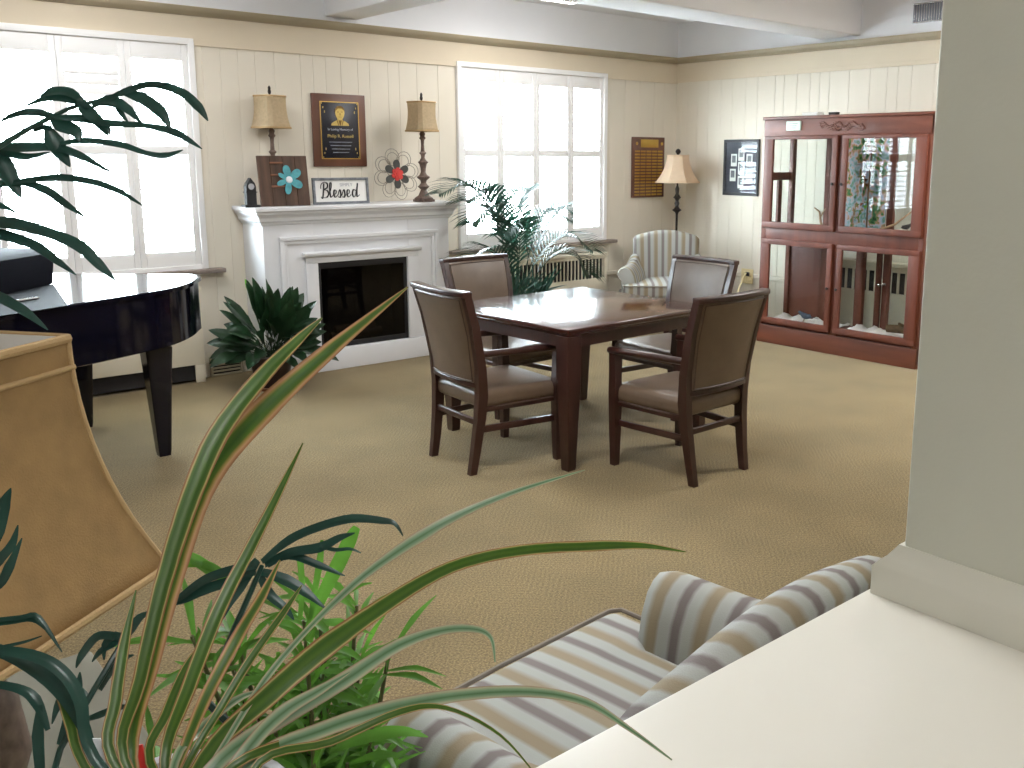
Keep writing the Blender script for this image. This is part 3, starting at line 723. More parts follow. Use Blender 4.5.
def make_chair(label):
    t = thing('dining_chair', label, 'chair', group='armchairs around the dining table')
    # rear posts run from foot to top rail
    yz = [(0, -.272), (.12, -.252), (.30, -.228), (.43, -.22), (.58, -.230), (.80, -.272), (.98, -.325)]
    def ypost(z):
        for (z0, y0), (z1, y1) in zip(yz, yz[1:]):
            if z <= z1: return y0+(y1-y0)*(z-z0)/(z1-z0)
        return yz[-1][1]
    def xpost(z): return .205+.052*max(0, z-.05)/.92
    for sg in (-1, 1):
        mb = MB(); rings = []
        for z, y in yz:
            w_, d_ = (.017+.006*min(1, z/.4), .020+.008*min(1, z/.4)) if z < .5 else (.023-.006*(z-.5), .026-.010*(z-.5))
            x = sg*xpost(z)
            rings.append([(x+a*w_, y+b*d_, z) for a, b in ((-1, -1), (1, -1), (1, 1), (-1, 1))])
        mb.loft(rings); mb.build('rear_leg', M['cherry'], t, ang=50)
        mb = MB(); rings = []
        for z, w_, dx in ((0, .018, 0), (.2, .023, 0), (.42, .026, 0), (.52, .023, .004), (.625, .022, .008)):
            x = sg*(.264+dx); rings.append([(x+a*w_, .245+b*w_, z) for a, b in ((-1, -1), (1, -1), (1, 1), (-1, 1))])
        mb.loft(rings); mb.build('front_leg', M['cherry'], t, ang=50)
        # arm: flat curved rail with a rounded front end
        mb = MB(); pts = []
        for k in range(11):
            u = k/10; y = .285-u*.51; z = .642+.006*math.sin(u*PI)+.004*u*u-.006*(1-u)**3; x = sg*(.270+.012*math.sin(u*PI)-.038*u*u)
            pts.append((x, y, z, .030-.010*u if k else .022))
        rings = []
        for x, y, z, w_ in pts: rings.append([(x+w_*math.cos(a), y, z+.019*math.sin(a)) for a in [2*PI*j/10 for j in range(10)]])
        mb.loft(rings); mb.build('arm', M['cherry'], t, ang=50)
        mb = MB(); mb.rbox(sg*.205-.011 if sg > 0 else -.216, .222 if sg > 0 else -.2, -.24, .24, .222, .256, .004, 0, lambda p: Vector((p.x+sg*.045*(p.y+.24)/.48, p.y, p.z-.00)))
        mb.build('side_stretcher', M['cherry'], t)
    mb = MB(); mb.rbox(-.21, .21, -.245, -.225, .262, .295, .004); mb.rbox(-.245, .245, .232, .256, .325, .365, .004)
    for sg in (-1, 1): mb.rbox(sg*.235, sg*.215, -.22, .24, .335, .365, .003, 0, lambda p: Vector((p.x+sg*.03*(p.y+.22)/.46, p.y, p.z)))
    mb.build('cross_rail', M['cherry'], t)
    # upholstered seat, a little crowned, narrower at the back
    def fn(p):
        k = (p.y+.25)/.53; s_ = .90+.13*k
        cr = .018*(1-(p.x/.27)**2)*(1-((p.y)/.28)**2) if p.z > .40 else 0
        return Vector((p.x*s_, p.y, p.z+cr))
    mb = MB(); mb.rbox(-.262, .262, -.235, .285, .352, .448, .036, 5, fn, arc=2); o = mb.build('seat', M['leather'], t, ang=60)
    mb = MB()
    loop = [fn(Vector(p)) for p in [(-.25, -.225, .359), (-.262, 0, .359), (-.258, .27, .359), (0, .287, .359), (.258, .27, .359), (.262, 0, .359), (.25, -.225, .359)]]
    mb.tube(loop, .005, 6); mb.build('seat_piping', M['piping'], o)
    # backrest: bowed upholstered panel, wooden top and bottom rails
    def bow(p, z):
        hwz = xpost(z); return ypost(z) - .030*(1-(p.x/hwz)**2)
    def bf(th):
        def f(p):
            z = p.z; s_ = (xpost(z)-.012)/.225
            x = p.x*s_; q = Vector((x, 0, z)); return Vector((x, bow(q, z)+p.y*th, z))
        return f
    mb = MB(); mb.rbox(-.225, .225, -.026, .034, .49, .958, .018, 6, bf(1), arc=2); o = mb.build('backrest', M['leather'], t, ang=60)
    mb = MB()
    for yy in (-.029, .036):
        f = bf(1); lp = [(-.212, yy, .505), (-.216, yy, .74), (-.216, yy, .943), (-.1, yy, .945), (0, yy, .945), (.1, yy, .945), (.216, yy, .943), (.216, yy, .74), (.212, yy, .505), (.1, yy, .505), (0, yy, .505), (-.1, yy, .505), (-.212, yy, .505)]
        mb.tube([f(Vector(p)) for p in lp], .0035, 5)
    mb.build('back_piping', M['piping'], o)
    mb = MB(); mb.rbox(-.278, .278, -.030, .030, .956, .986, .008, 6, lambda p: Vector((p.x, ypost(.97)-.030*(1-(p.x/.278)**2)+p.y, p.z)))
    mb.build('top_rail', M['cherry'], t)
    mb = MB(); mb.rbox(-.226, .226, -.024, .026, .468, .496, .006, 6, lambda p: Vector((p.x, ypost(.48)-.030*(1-(p.x/.235)**2)+p.y, p.z)))
    mb.build('lower_back_rail', M['cherry'], t)
    return t
c1 = make_chair('taupe leather armchair at the table side nearest the fireplace, its back towards the piano')
c1.location = (2.966, 4.135, 0); c1.rotation_euler = (0, 0, math.radians(-93))
for lab, loc, rz in (('taupe leather armchair nearest the camera, drawn up to the front of the table', (3.64, 3.337, 0), 1.0),
                     ('taupe leather armchair on the far side of the table in front of the palm', (3.68, 4.985, 0), 183),
                     ('taupe leather armchair at the right table side in front of the striped armchair', (4.50, 4.235, 0), 91)):
    c = copy_tree(c1); c['label'] = lab; c.location = loc; c.rotation_euler = (0, 0, math.radians(rz))

# ------------------------------------------------------------------ striped armchairs
def make_armchair(label, ex=0.0, bw=.33, splay=0.0, tall=0.0):
    t = thing('striped_armchair', label, 'armchair', group='striped upholstered armchairs')
    ux = lambda p: (p.x, p.z)
    # seat cushion with ears in front of the arms
    def tfn(p):
        k = min(1, max(0, (p.y-.235)/.03)); hwid = .225+.105*k+ex-splay*max(0, min(1, (.25-p.y)/.5))
        cr = .022*(1-(p.x/.3)**2)*(1-((p.y-.05)/.4)**2) if p.z > .40 else 0
        return Vector((p.x/.33*hwid, p.y, p.z+cr))
    mb = MB()
    mb.rbox(-.33, .33, -.24, .415, .34, .472, .045, 17, tfn, lambda p: (tfn(p).x, 0), arc=3); o = mb.build('seat_cushion', M['stripe'], t, ang=70)
    # make the stripe follow the bent cushion, not the unbent one
    mb = MB()
    for z in (.462, .352):
        e = .33+ex; lp = [(-e+.03, .41, z), (0, .418, z), (e-.03, .41, z), (e-.002, .39, z), (e-.002, .28, z)]
        mb.tube([(-e+.002, .28, z), (-e+.002, .39, z)]+lp, .006, 6)
    mb.build('cushion_welt', M['welt'], o)
    mb = MB(); mb.rbox(-.345-ex, .345+ex, -.33, .385, .13, .345, .03, 3, None, ux, arc=2); mb.build('seat_base', M['stripe'], t, ang=60)
    # camel back, rolled at the top
    def crest(x): return .835+tall+.062*max(0, math.cos(max(-1, min(1, x/bw))*PI/2))**1.2
    rings = []; us = []
    nx = 29
    prof = [(0, -.20), (.30, -.225), (.55, -.238), (.74, -.252), (.86, -.262), (.93, -.268), (.975, -.282), (.995, -.305), (1.0, -.330), (.985, -.352), (.955, -.366), (.90, -.366), (.75, -.352), (.4, -.335), (0, -.33)]
    for i in range(nx):
        x = -bw+2*bw*i/(nx-1); e = abs(x)/bw
        inset = .055*max(0, (e-.86)/.14)**2
        c = crest(x); z0 = .34; ring = []
        for u, y in prof:
            ym = -.30; ring.append((x*(1-.05*(1-u)), ym+(y-ym)*(1-inset*8) - .018*(1-e*e)*u, z0+(c-z0)*u-inset*.5*u)); us.append((x, u))
        rings.append(ring)
    mb = MB(); mb.loft(rings, True, True, 0, us); mb.build('backrest', M['stripe'], t, ang=65)
    # arms: inside panel flares out into a roll
    for sg in (-1, 1):
        ny = 19; rings = []; us = []
        for i in range(ny):
            v = i/(ny-1); y = .262-.53*v; k = 0 if i > 1 else (.03 if i == 0 else .006)
            rise = .085*max(0, (v-.45)/.55)**1.8          # the arm sweeps up to the back
            zt = .628+rise
            sec = [(.205, .36), (.212, .47), (.228, .54), (.256, .592), (.285, zt-.012), (.318, zt), (.352, zt-.008), (.382, zt-.035), (.392, zt-.072), (.378, zt-.105), (.356, zt-.122), (.350, .42), (.348, .14), (.25, .14)]
            ring = []
            cx_, cz_ = .30, .45
            for x, z in sec:
                ring.append((sg*(ex-splay*v+cx_+(x-cx_)*(1-k*6)), y-(.012*math.cos((z-.45)*4)), cz_+(z-cz_)*(1-k*2.0))); us.append((y+.03, z))
            rings.append(ring)
        mb = MB(); mb.loft(rings, True, True, 0, us); mb.build('arm', M['stripe'], t, ang=65)
    for sx in (-1, 1):
        for sy in (-1, 1):
            mb = MB(); mb.loft([[(sx*(.31+ex)+a*w_, (.34 if sy > 0 else -.29)+b*w_, z) for a, b in ((-1, -1), (1, -1), (1, 1), (-1, 1))] for z, w_ in ((0, .017), (.135, .027))]); mb.build('leg', M['cherry'], t)
    return t
a1 = make_armchair('striped upholstered armchair in the foreground behind the ledge', .08, .43)
a1.location = (1.25, 1.25, 0); a1.rotation_euler = (0, 0, math.radians(6))
a2 = make_armchair('striped upholstered armchair in the far corner under the floor lamp', .13, .335, .15, .045)
a2.location = (6.66, 6.325, 0); a2.rotation_euler = (0, 0, math.radians(139))

# floor lamp in the corner
t = thing('floor_lamp', 'dark bronze floor lamp with ivory bell shade behind the corner armchair', 'lamp', (7.20, 6.735, 0))
MB().lathe([(.0, 0), (.15, 0), (.155, .012), (.13, .025), (.06, .04), (.03, .06), (.014, .09)], 28).build('lamp_base', M['iron'], t)
MB().lathe([(.014, .08), (.012, .5), (.020, .52), (.012, .54), (.012, 1.08), (.022, 1.10), (.045, 1.115), (.05, 1.122), (.03, 1.135), (.018, 1.16), (.026, 1.19), (.016, 1.215), (.024, 1.235), (.042, 1.25), (.028, 1.265), (.016, 1.29), (.022, 1.34), (.010, 1.37), (.006, 1.68), (0, 1.681)], 20).build('pole', M['iron'], t)
MB().lathe([(.004, 1.68), (.012, 1.69), (.026, 1.71), (.028, 1.722), (.018, 1.74), (.003, 1.748)], 16).build('finial', M['iron'], t)
def bell(mb, prof, n=6, sub=5, sag=.0):
    rings = []
    for r_, z in prof:
        ring = []
        for i in range(n):
            a0, a1_ = 2*PI*i/n+.35, 2*PI*(i+1)/n+.35
            p, q = Vector((math.cos(a0)*r_, math.sin(a0)*r_)), Vector((math.cos(a1_)*r_, math.sin(a1_)*r_))
            for k in range(sub):
                u = k/sub; w_ = p.lerp(q, u)*(1-sag*math.sin(PI*u)); ring.append((w_.x, w_.y, z))
        rings.append(ring)
    mb.loft(rings, True, False)
pf = [(.120+.125*(1-k/8)**2.0, 1.405+.28*k/8) for k in range(9)]
mb = MB(); bell(mb, pf, 8); o = solid(mb.build('lamp_shade', M['silk'], t, ang=20), .003)
mb = MB(); bell(mb, [(.247, 1.402), (.244, 1.414)], 8); bell(mb, [(.122, 1.674), (.122, 1.686)], 8); solid(mb.build('shade_trim', M['silk'], o), .005)

# ------------------------------------------------------------------ display cabinet (glass aviary)
cb = thing('display_cabinet', 'tall red oak glass display cabinet with four framed doors', 'cabinet', (6.80, 4.525, 0))
hy, dp, H = .795, .42, 2.005
mb = MB()
for x in (0, dp-.045):
    for sg in (-1, 1): mb.rbox(x, x+.045, sg*hy, sg*(hy-.05), .03, 1.99, .004)
mb.rbox(.004, .045, -.04, .04, .16, 1.86, .003)
mb.rbox(dp-.045, dp, -.04, .04, .16, 1.86, .003)
for z0, z1 in ((.938, 1.050), ): 
    mb.rbox(.0, .04, -hy+.05, hy-.05, z0, z1, .003); mb.rbox(dp-.04, dp, -hy, hy, z0, z1, .003)
    for sg in (-1, 1): mb.rbox(0, dp, sg*hy, sg*(hy-.03), z0, z1, .003)
for sg in (-1, 1):
    mb.rbox(0, dp, sg*hy, sg*(hy-.03), 1.83, 1.99, .003); mb.rbox(0, dp, sg*hy, sg*(hy-.03), .03, .19, .003)
mb.rbox(dp-.04, dp, -hy, hy, .03, .19, .003); mb.rbox(dp-.04, dp, -hy, hy, 1.86, 1.99, .003)
mb.rbox(dp-.04, dp, .335, .405, .16, 1.86, .003)
mb.rbox(dp-.04, dp, -.285, -.225, .16, 1.86, .003); mb.rbox(dp-.03, dp-.002, -.20, -.15, .16, 1.86, .003)
mb.rbox(.05, dp-.05, hy-.03, hy, 1.46, 1.53, .003); mb.rbox(.20, .25, hy-.03, hy, 1.03, 1.46, .003)
mb.build('cabinet_frame', M['oak'], cb)
mb = MB(); mb.rbox(-.008, .03, -hy, hy, 1.845, 1.985, .004); mb.rbox(-.016, dp+.01, -hy-.016, hy+.016, 1.985, 2.012, .007)
mb.build('cornice', M['oakx'], cb)
mb = MB(); mb.rbox(-.010, .03, -hy, hy, 0, .165, .005); mb.rbox(0, dp, -hy, hy, .0, .03, .003); mb.rbox(.03, dp-.03, -hy+.03, hy-.03, .165, .185, .002); mb.build('plinth', M['oakx'], cb)
MB().rbox(.04, dp-.04, -hy+.03, hy-.03, 1.0, 1.025, .003).build('shelf', M['oakx'], cb)
MB().rbox(dp-.03, dp-.012, .40, hy-.045, .17, .955, .003).build('wood_back_panel', M['oak'], cb)
MB().rbox(.04, dp-.02, -.012, .012, 1.02, 1.90, .002).build('divider', M['oak'], cb)
MB().rbox(.02, dp, -hy+.02, hy-.02, 1.965, 1.985, .002).build('top_board', M['oak'], cb)
mb = MB(); mb.box(dp-.024, dp-.018, -hy+.03, hy-.03, 1.03, 1.88)
mb.box(dp-.024, dp-.018, -hy+.03, .40, .16, .96)
for sg in (-1, 1): mb.box(.03, dp-.03, sg*(hy-.018), sg*(hy-.013), .16, 1.9)
mb.build('glass_back', M['glass'], cb)
for (y0, y1) in ((.022, .778), (-.778, -.022)):
    for (z0, z1) in ((.185, .945), (1.045, 1.845)):
        d = MB(); fw = .046
        if z0 > 1: d.rbox(-.022, .004, y0, y1, z1-.03, z1, .005)
        else: d.rbox(-.022, .004, y0, y1, z1-fw, z1, .005)
        d.rbox(-.022, .004, y0, y1, z0, z0+fw+.01, .005)
        fa_, fb_ = (.098, .052) if y0 < 0 else (.052, .098)
        d.rbox(-.022, .004, y0, y0+fa_, z0, z1, .005); d.rbox(-.022, .004, y1-fb_, y1, z0, z1, .005)
        o = d.build('door', M['oak'], cb)
        MB().box(-.012, -.007, y0+.04, y1-.04, z0+.04, z1-.025).build('door_pane', M['glass'], o)
        kn = MB(); yk = y1-.022 if y0 < 0 else y0+.022
        kn.lathe([(.004, 0), (.006, .012), (.013, .02), (.010, .028), (.002, .031)], 12); ko = kn.build('knob', M['iron'], o)
        ko.matrix_local = Matrix.Translation((-.02, yk, (z0+z1)/2)) @ Matrix.Rotation(-PI/2, 4, 'Y')
mb = MB()
for k in range(24):
    a = k/23*2-1; y = -.0+a*.20; z = 1.918+.018*math.sin(a*9)
    mb.lathe([(.001, .01), (.014, .004), (.019, 0)], 8, (0, 0, 0)) if False else None
    for (dy, dz) in ((0, 0), (.012, .016), (-.010, -.014)): mb.rbox(-.018, -.006, y+dy-.014, y+dy+.014, z+dz-.009, z+dz+.009, .005)
for k in range(16):
    a = 2*PI*k/16; mb.rbox(-.022, -.006, .035*math.cos(a)-.008+.03, .035*math.cos(a)+.008+.03, 1.918+.035*math.sin(a)-.008, 1.918+.035*math.sin(a)+.008, .004)
mb.build('carved_ornament', M['oakx'], cb)
mb = MB(); mb.lathe([(.003, 0), (.006, .02), (.014, .028), (.010, .036), (.001, .04)], 12)
for i, (y, z) in enumerate(((-.215, .59), (-.262, .60), (-.25, 1.42))):
    o = mb.build('back_handle', M['steel'], cb); o.matrix_local = Matrix.Translation((dp-.04, y, z)) @ Matrix.Rotation(-PI/2, 4, 'Y')
t = tag(MB().rbox(-.026, -.009, 4.925-4.525, 5.071-4.525, 1.89, 1.968, .002).build('notice_card', mat('pale_green_card', rgb(206, 226, 214), .5, var=.03)), 'small pale notice card stuck on the cabinet top rail', 'card'); t.location = (6.80, 4.525, 0)
for k in range(3): MB().box(-.0265, -.0258, .425+.01*k, .52-.01*k, 1.945-.018*k, 1.949-.018*k).build('printed_line', M['greyframe'], t)
ct = MB().tube([(6.95-6.80, -.70, 1.93), (6.95-6.80, -.06, 1.93)], .013, 10).build('light_tube', emis('cabinet_tube', (1, .97, .95, 1), 14.0), cb)
# foliage backdrop in the upper right compartment
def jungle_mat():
    m = bpy.data.materials.new('jungle_print_with_reflections'); m.use_nodes = True; nt = m.node_tree; p = nt.nodes['Principled BSDF']
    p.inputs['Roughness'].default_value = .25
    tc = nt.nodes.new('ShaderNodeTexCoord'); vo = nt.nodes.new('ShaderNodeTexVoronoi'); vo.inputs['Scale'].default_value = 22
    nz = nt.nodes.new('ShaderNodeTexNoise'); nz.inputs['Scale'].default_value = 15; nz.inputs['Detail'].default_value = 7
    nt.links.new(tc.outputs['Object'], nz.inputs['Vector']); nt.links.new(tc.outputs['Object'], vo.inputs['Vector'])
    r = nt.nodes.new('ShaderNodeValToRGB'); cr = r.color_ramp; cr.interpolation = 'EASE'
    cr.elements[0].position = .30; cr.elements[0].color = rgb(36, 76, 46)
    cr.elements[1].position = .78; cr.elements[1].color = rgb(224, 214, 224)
    for q, c in ((.40, rgb(84, 140, 92)), (.46, rgb(186, 150, 120)), (.51, rgb(206, 196, 206)), (.57, rgb(170, 200, 222)), (.66, rgb(110, 160, 140))):  # pale blue and white tones put window reflections into the print
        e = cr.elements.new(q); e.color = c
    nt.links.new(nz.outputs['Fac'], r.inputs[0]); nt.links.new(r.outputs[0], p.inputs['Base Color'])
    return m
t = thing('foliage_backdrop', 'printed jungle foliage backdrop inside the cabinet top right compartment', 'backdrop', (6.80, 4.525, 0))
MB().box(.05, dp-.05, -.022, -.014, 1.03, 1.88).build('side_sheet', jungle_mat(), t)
MB().box(dp-.052, dp-.046, -.22, -.014, 1.03, 1.88).build('back_sheet', bpy.data.materials['jungle_print_with_reflections'], t)
t = tag(MB().build('artificial_greenery', M['bright']) if False else thing('artificial_greenery', 'artificial green and orange foliage spray inside the cabinet', 'plant', (7.05, 4.40, 1.03)), 'artificial green and orange foliage spray inside the cabinet', 'plant')
rg = random.Random(5)
mb = MB(); mo = MB()
for k in range(46):
    a = rg.uniform(0, 2*PI); z = rg.uniform(.02, .72); r_ = rg.uniform(.02, .09)
    p = Vector((.05*math.cos(a)*1.2, .07*math.sin(a), z)); d = Vector((math.cos(a), math.sin(a), rg.uniform(-.3, .5)))*rg.uniform(.03, .06)
    (mb if rg.random() < .68 else mo).ribbon([p, p+d*.5, p+d+Vector((0, 0, -.02))], [.006, .035, .004], (0, 0, 1), .1, smooth=2, across=3)
mb.build('foliage', M['bright'], t); mo.build('blossoms', M['terracotta'], t)
mb = MB(); mb.tube([(0, 0, 0), (.01, .01, .35), (0, -.01, .75)], .008, 6); mb.build('stem', M['cane'], t)
# liner, perches, birds
mb = MB(); n = 26; vs = []; fs = []; rg = random.Random(9)
for (ya, yb) in ((.05, .74), (-.74, -.05)):
    b0 = len(mb.v); vs = []; 
    for i in range(n):
        for j in range(12):
            y = ya+(yb-ya)*i/(n-1); x = .055+.30*j/11
            vs.append((6.80+x, 4.525+y, .195+.022*math.sin(i*1.3+j*.4)*math.sin(j*.9+i*.35)+.010*rg.random()+.012))
    fs = [(i*12+j, i*12+j+1, (i+1)*12+j+1, (i+1)*12+j) for i in range(n-1) for j in range(11)]
    m_ = MB(); m_.add(vs, fs); o = m_.build('paper_liner', M['paperliner'])
    solid(o, .004); tag(o, 'crumpled white paper liner in the cabinet lower %s compartment' % ('left' if ya > 0 else 'right'), 'paper liner', 'crumpled paper liners')
t = tag(MB().tube([(6.95, 4.56, 1.04), (6.92, 4.64, 1.06), (6.90, 4.74, 1.07), (6.93, 4.78, 1.12), (6.92, 4.79, 1.20), (6.90, 4.83, 1.235)], [.012, .012, .011, .010, .008, .005], 8).build('bird_perch', M['branch']), 'pale curved branch perch in the cabinet top left compartment', 'perch')
MB().tube([(6.93, 4.785, 1.15), (6.92, 4.75, 1.2), (6.93, 4.735, 1.23)], [.007, .006, .004], 6).build('twig', M['branch'], t)
t = tag(MB().tube([(6.86, 4.46, 1.045), (6.98, 4.30, 1.05), (7.05, 4.14, 1.12), (7.12, 4.02, 1.24), (7.16, 3.88, 1.33)], [.012, .011, .009, .007, .005], 8).build('bird_perch', M['branch']), 'long slanting branch perch in the cabinet top right compartment', 'perch')
MB().tube([(6.98, 4.30, 1.05), (6.98, 4.1, 1.07), (6.95, 3.92, 1.06)], [.009, .008, .006], 6).build('twig', M['branch'], t)
t = thing('nest_log', 'brown hollow nest log lying on the liner at lower right of cabinet', 'log', (6.95, 3.93, .272), .5)
MB().tube([(-.06, -.15, 0), (0, 0, .008), (.05, .14, 0)], [.035, .038, .033], 12).build('bark', M['cane'], t)
MB().tube([(0, 0, .03), (-.03, .05, .06)], [.014, .010], 8).build('branch_stub', M['cane'], t)
def bird(label, loc, rz, m, sc):
    t = thing('bird', label, 'bird', loc, rz, 'small birds in the cabinet')
    mb = MB(); rings = []
    for x, z, r_ in ((-.062, .045, .006), (-.045, .047, .018), (-.015, .048, .026), (.015, .055, .025), (.03, .068, .019), (.04, .078, .017), (.05, .083, .012), (.058, .083, .004)):
        rings.append([(x*sc, r_*sc*math.cos(a), (z+r_*math.sin(a))*sc) for a in [2*PI*k/12 for k in range(12)]])
    mb.loft(rings); mb.ribbon([(-.05*sc, 0, .047*sc), (-.09*sc, 0, .04*sc), (-.125*sc, 0, .03*sc)], [.02*sc, .022*sc, .016*sc], (0, 0, 1))
    mb.build('body', m, t)
    mb = MB(); mb.tube([(.055*sc, 0, .083*sc), (.068*sc, 0, .079*sc)], [.005*sc, .001*sc], 6); mb.build('beak', M['terracotta'], t)
    for sg in (-1, 1):
        w_ = MB(); w_.rbox(-.05*sc, .018*sc, sg*.020*sc, sg*.029*sc, .036*sc, .066*sc, .008*sc); w_.build('wing', m, t)
        l_ = MB(); l_.tube([(0, sg*.01*sc, .03*sc), (.004*sc, sg*.01*sc, .0)], .0025*sc, 5); l_.tube([(.004*sc, sg*.01*sc, .002*sc), (.018*sc, sg*.01*sc, .002*sc)], .002*sc, 5); l_.build('foot', M['terracotta'], t)
bird('small blue grey bird standing on the liner at lower left of the cabinet', (6.90, 4.88, .225), 2.0, M['bird'], 1.0)
bird('small dark bird on the branch at upper right of the cabinet', (6.97, 3.98, 1.075), -.8, M['birddark'], .75)
# odds and ends lying on the cabinet top
for x, y, sx, sy, lab in ((6.95, 4.98, .05, .08, 'small white carton lying on top of the cabinet near the notice card'), (7.0, 4.80, .025, .04, 'small dark box lying on top of the cabinet near the carved ornament')):
    t = tag(MB().rbox(-sx, sx, -sy, sy, 0, .03, .006).build('small_carton', M['white_card'] if 'white' in lab else M['black']), lab, 'box'); t.location = (x+.08, y, 2.012)
    MB().rbox(-sx*1.03, sx*1.03, -sy*1.03, sy*1.03, .022, .036, .004).build('lid', M['white_card'] if 'white' in lab else M['black'], t)

# ------------------------------------------------------------------ grand piano
pn = thing('grand_piano', 'black lacquered grand piano with shiny closed lid by the left window', 'piano', (1.2, 5.6, 0))
out = [(-.9, 5.9), (-.9, 4.30), (-.2, 4.45), (.35, 4.62), (.76, 4.775), (1.08, 4.945), (1.28, 5.03), (1.48, 5.13), (1.66, 5.24), (1.80, 5.40), (1.90, 5.57), (1.945, 5.66), (1.945, 5.73), (1.90, 5.81), (1.82, 5.88), (1.70, 5.97), (1.52, 6.12), (1.32, 6.34), (.9, 6.55), (.1, 6.62), (-.5, 6.4)]
def smooth_poly(P, n=4):
    Q = []
    for i in range(len(P)):
        p0, p1, p2, p3 = [Vector(P[(i+k) % len(P)]) for k in (-1, 0, 1, 2)]
        for k in range(n):
            u = k/n; Q.append(.5*((2*p1)+(-p0+p2)*u+(2*p0-5*p1+4*p2-p3)*u*u+(-p0+3*p1-3*p2+p3)*u**3))
    return [(q.x-1.2, q.y-5.6) for q in Q]
op = smooth_poly(out)
def inset(P, d):
    n = len(P); R_ = []
    for i in range(n):
        a, b = Vector(P[i-1]), Vector(P[(i+1) % n]); t_ = (b-a).normalized(); nn = Vector((-t_.y, t_.x))
        R_.append((P[i][0]+nn.x*d, P[i][1]+nn.y*d))
    return R_
ipoly = inset(op, .018)
mb = MB(); mb.loft([[(x, y, .634) for x, y in inset(op, .03)], [(x, y, .640) for x, y in ipoly], [(x, y, .926) for x, y in ipoly]], True, True); mb.build('case_rim', M['piano'], pn, ang=30)
mb = MB(); mb.loft([[(x, y, .927) for x, y in op], [(x, y, .945) for x, y in op], [(x, y, .951) for x, y in inset(op, .006)]], True, True); mb.build('lid', M['piano'], pn, ang=25)
for (x, y) in ((1.565, 5.345), (1.385, 6.235), (-.45, 4.75), (-.3, 6.1)):
    mb = MB(); mb.loft([[(x-1.2+a*w_, y-5.6+b*w_, z) for a, b in ((-1, -.85), (-.85, -1), (.85, -1), (1, -.85), (1, .85), (.85, 1), (-.85, 1), (-1, .85))] for z, w_ in ((0, .030), (.03, .034), (.50, .062), (.62, .070))]); mb.build('leg', M['piano'], pn, ang=30)
# folded front lid lying back on the lid
fa, fb = Vector((.40, 5.01)), Vector((1.19, 5.80)); dv = (fb-fa).normalized(); nv = Vector((-dv.y, dv.x))
mb = MB(); vs = []
def fpt(u, w_, z): q = fa+dv*u+nv*w_; return (q.x-1.2, q.y-5.6, z)
L_ = (fb-fa).length
mb.loft([[fpt(u, .0, .953), fpt(u, .0, .966), fpt(u+.14*e, .07, 1.11), fpt(u+.16*e, .11, 1.125), fpt(u+.16*e, .34, 1.135), fpt(u+.10*e, .37, 1.12), fpt(u, .33, .953)] for u, e in ((-.5, 0), (L_-.3, .3), (L_, 1))], True, True)
SB = mat('satin_black_wood', rgb(5, 6, 14), .7, spec=.05)
mb.build('folded_front_lid', SB, pn, ang=30)
mb = MB(); pts_ = [(.40, 4.60), (1.06, 4.90), (1.19, 5.79), (.89, 5.49), (.3, 4.92)]
mb.prism([(x-1.2, y-5.6) for x, y in pts_], .003, 'z', .950); mb.build('music_desk', SB, pn)
mb = MB(); q0 = Vector((.86, 5.15)); q1 = Vector((1.0, 5.22))
mb.tube([(q0.x-1.2, q0.y-5.6, .958), (q1.x-1.2, q1.y-5.6, .958)], .007, 8); mb.build('hinge_or_glint_bar', M['steel'], pn)  # added steel bar standing in for a highlight on the lid

# ------------------------------------------------------------------ plants
def leaf(mb, base, d, ln, wd, droop, nrm=(0, 0, 1), fold=.12, pet=.3, across=5):
    """stalked leaf: petiole of pet*ln, then a pointed blade that droops"""
    d = Vector(d).normalized(); pts = []; ws = []
    n = 8
    for k in range(n+1):
        u = k/n; p = Vector(base)+d*ln*u; p.z -= droop*ln*u*u; pts.append(p)
        if u < pet: ws.append(.0045)
        else:
            v = (u-pet)/(1-pet); ws.append(max(.002, wd*math.sin(PI*v**.75)**.85))
    mb.ribbon(pts, ws, nrm, fold, across=across, smooth=2)
# peace lily by the fireplace
t = thing('peace_lily', 'leafy peace lily in dark pot on the carpet left of the fireplace', 'potted plant', (2.69, 6.50, 0))
MB().lathe([(.0, 0), (.105, 0), (.125, .06), (.145, .20), (.152, .235), (.142, .24), (.132, .215), (.0, .21)], 24).build('pot', M['potdark'], t)
MB().lathe([(.0, 0), (.16, 0), (.17, .02), (.15, .012), (0, .012)], 24).build('saucer', M['terracotta'], t)
MB().lathe([(.0, .222), (.133, .216)], 20, caps=False).build('soil', M['soil'], t)
rg = random.Random(21); mb = MB()
for k in range(88):
    a = rg.uniform(0, 2*PI); el = rg.choice([.5, .7, .9, 1.1, 1.3])+rg.uniform(-.1, .1); ln = rg.uniform(.36, .50) + .50*max(0, math.sin(el)-.5)
    d = Vector((math.cos(a)*math.cos(el), math.sin(a)*math.cos(el), math.sin(el)))
    if d.y*ln > .15 and d.x > -.35: d.y *= -.6
    if d.y*ln > .40: ln *= .7
    b = Vector((rg.uniform(-.06, .06), rg.uniform(-.06, .06), .215))
    leaf(mb, b, d, ln, rg.uniform(.075, .112), rg.uniform(.15, .62)*math.cos(el)+.04, Vector((-math.cos(a)*.3, -.9-math.sin(a)*.5, .7)), .14, .48)
mb.build('foliage', M['leaf'], t, ang=80)
mb = MB(); mb.tube([(-.02, .02, .22), (-.06, .05, .5), (-.10, .07, .70)], .004, 6); mb.build('flower_stalk', M['stem'], t)
mb = MB(); leaf(mb, (-.10, .07, .69), (-.3, -.1, 1), .12, .035, .1, (0, -1, .2), .2, .05); mb.build('spathe', M['bright'], t)

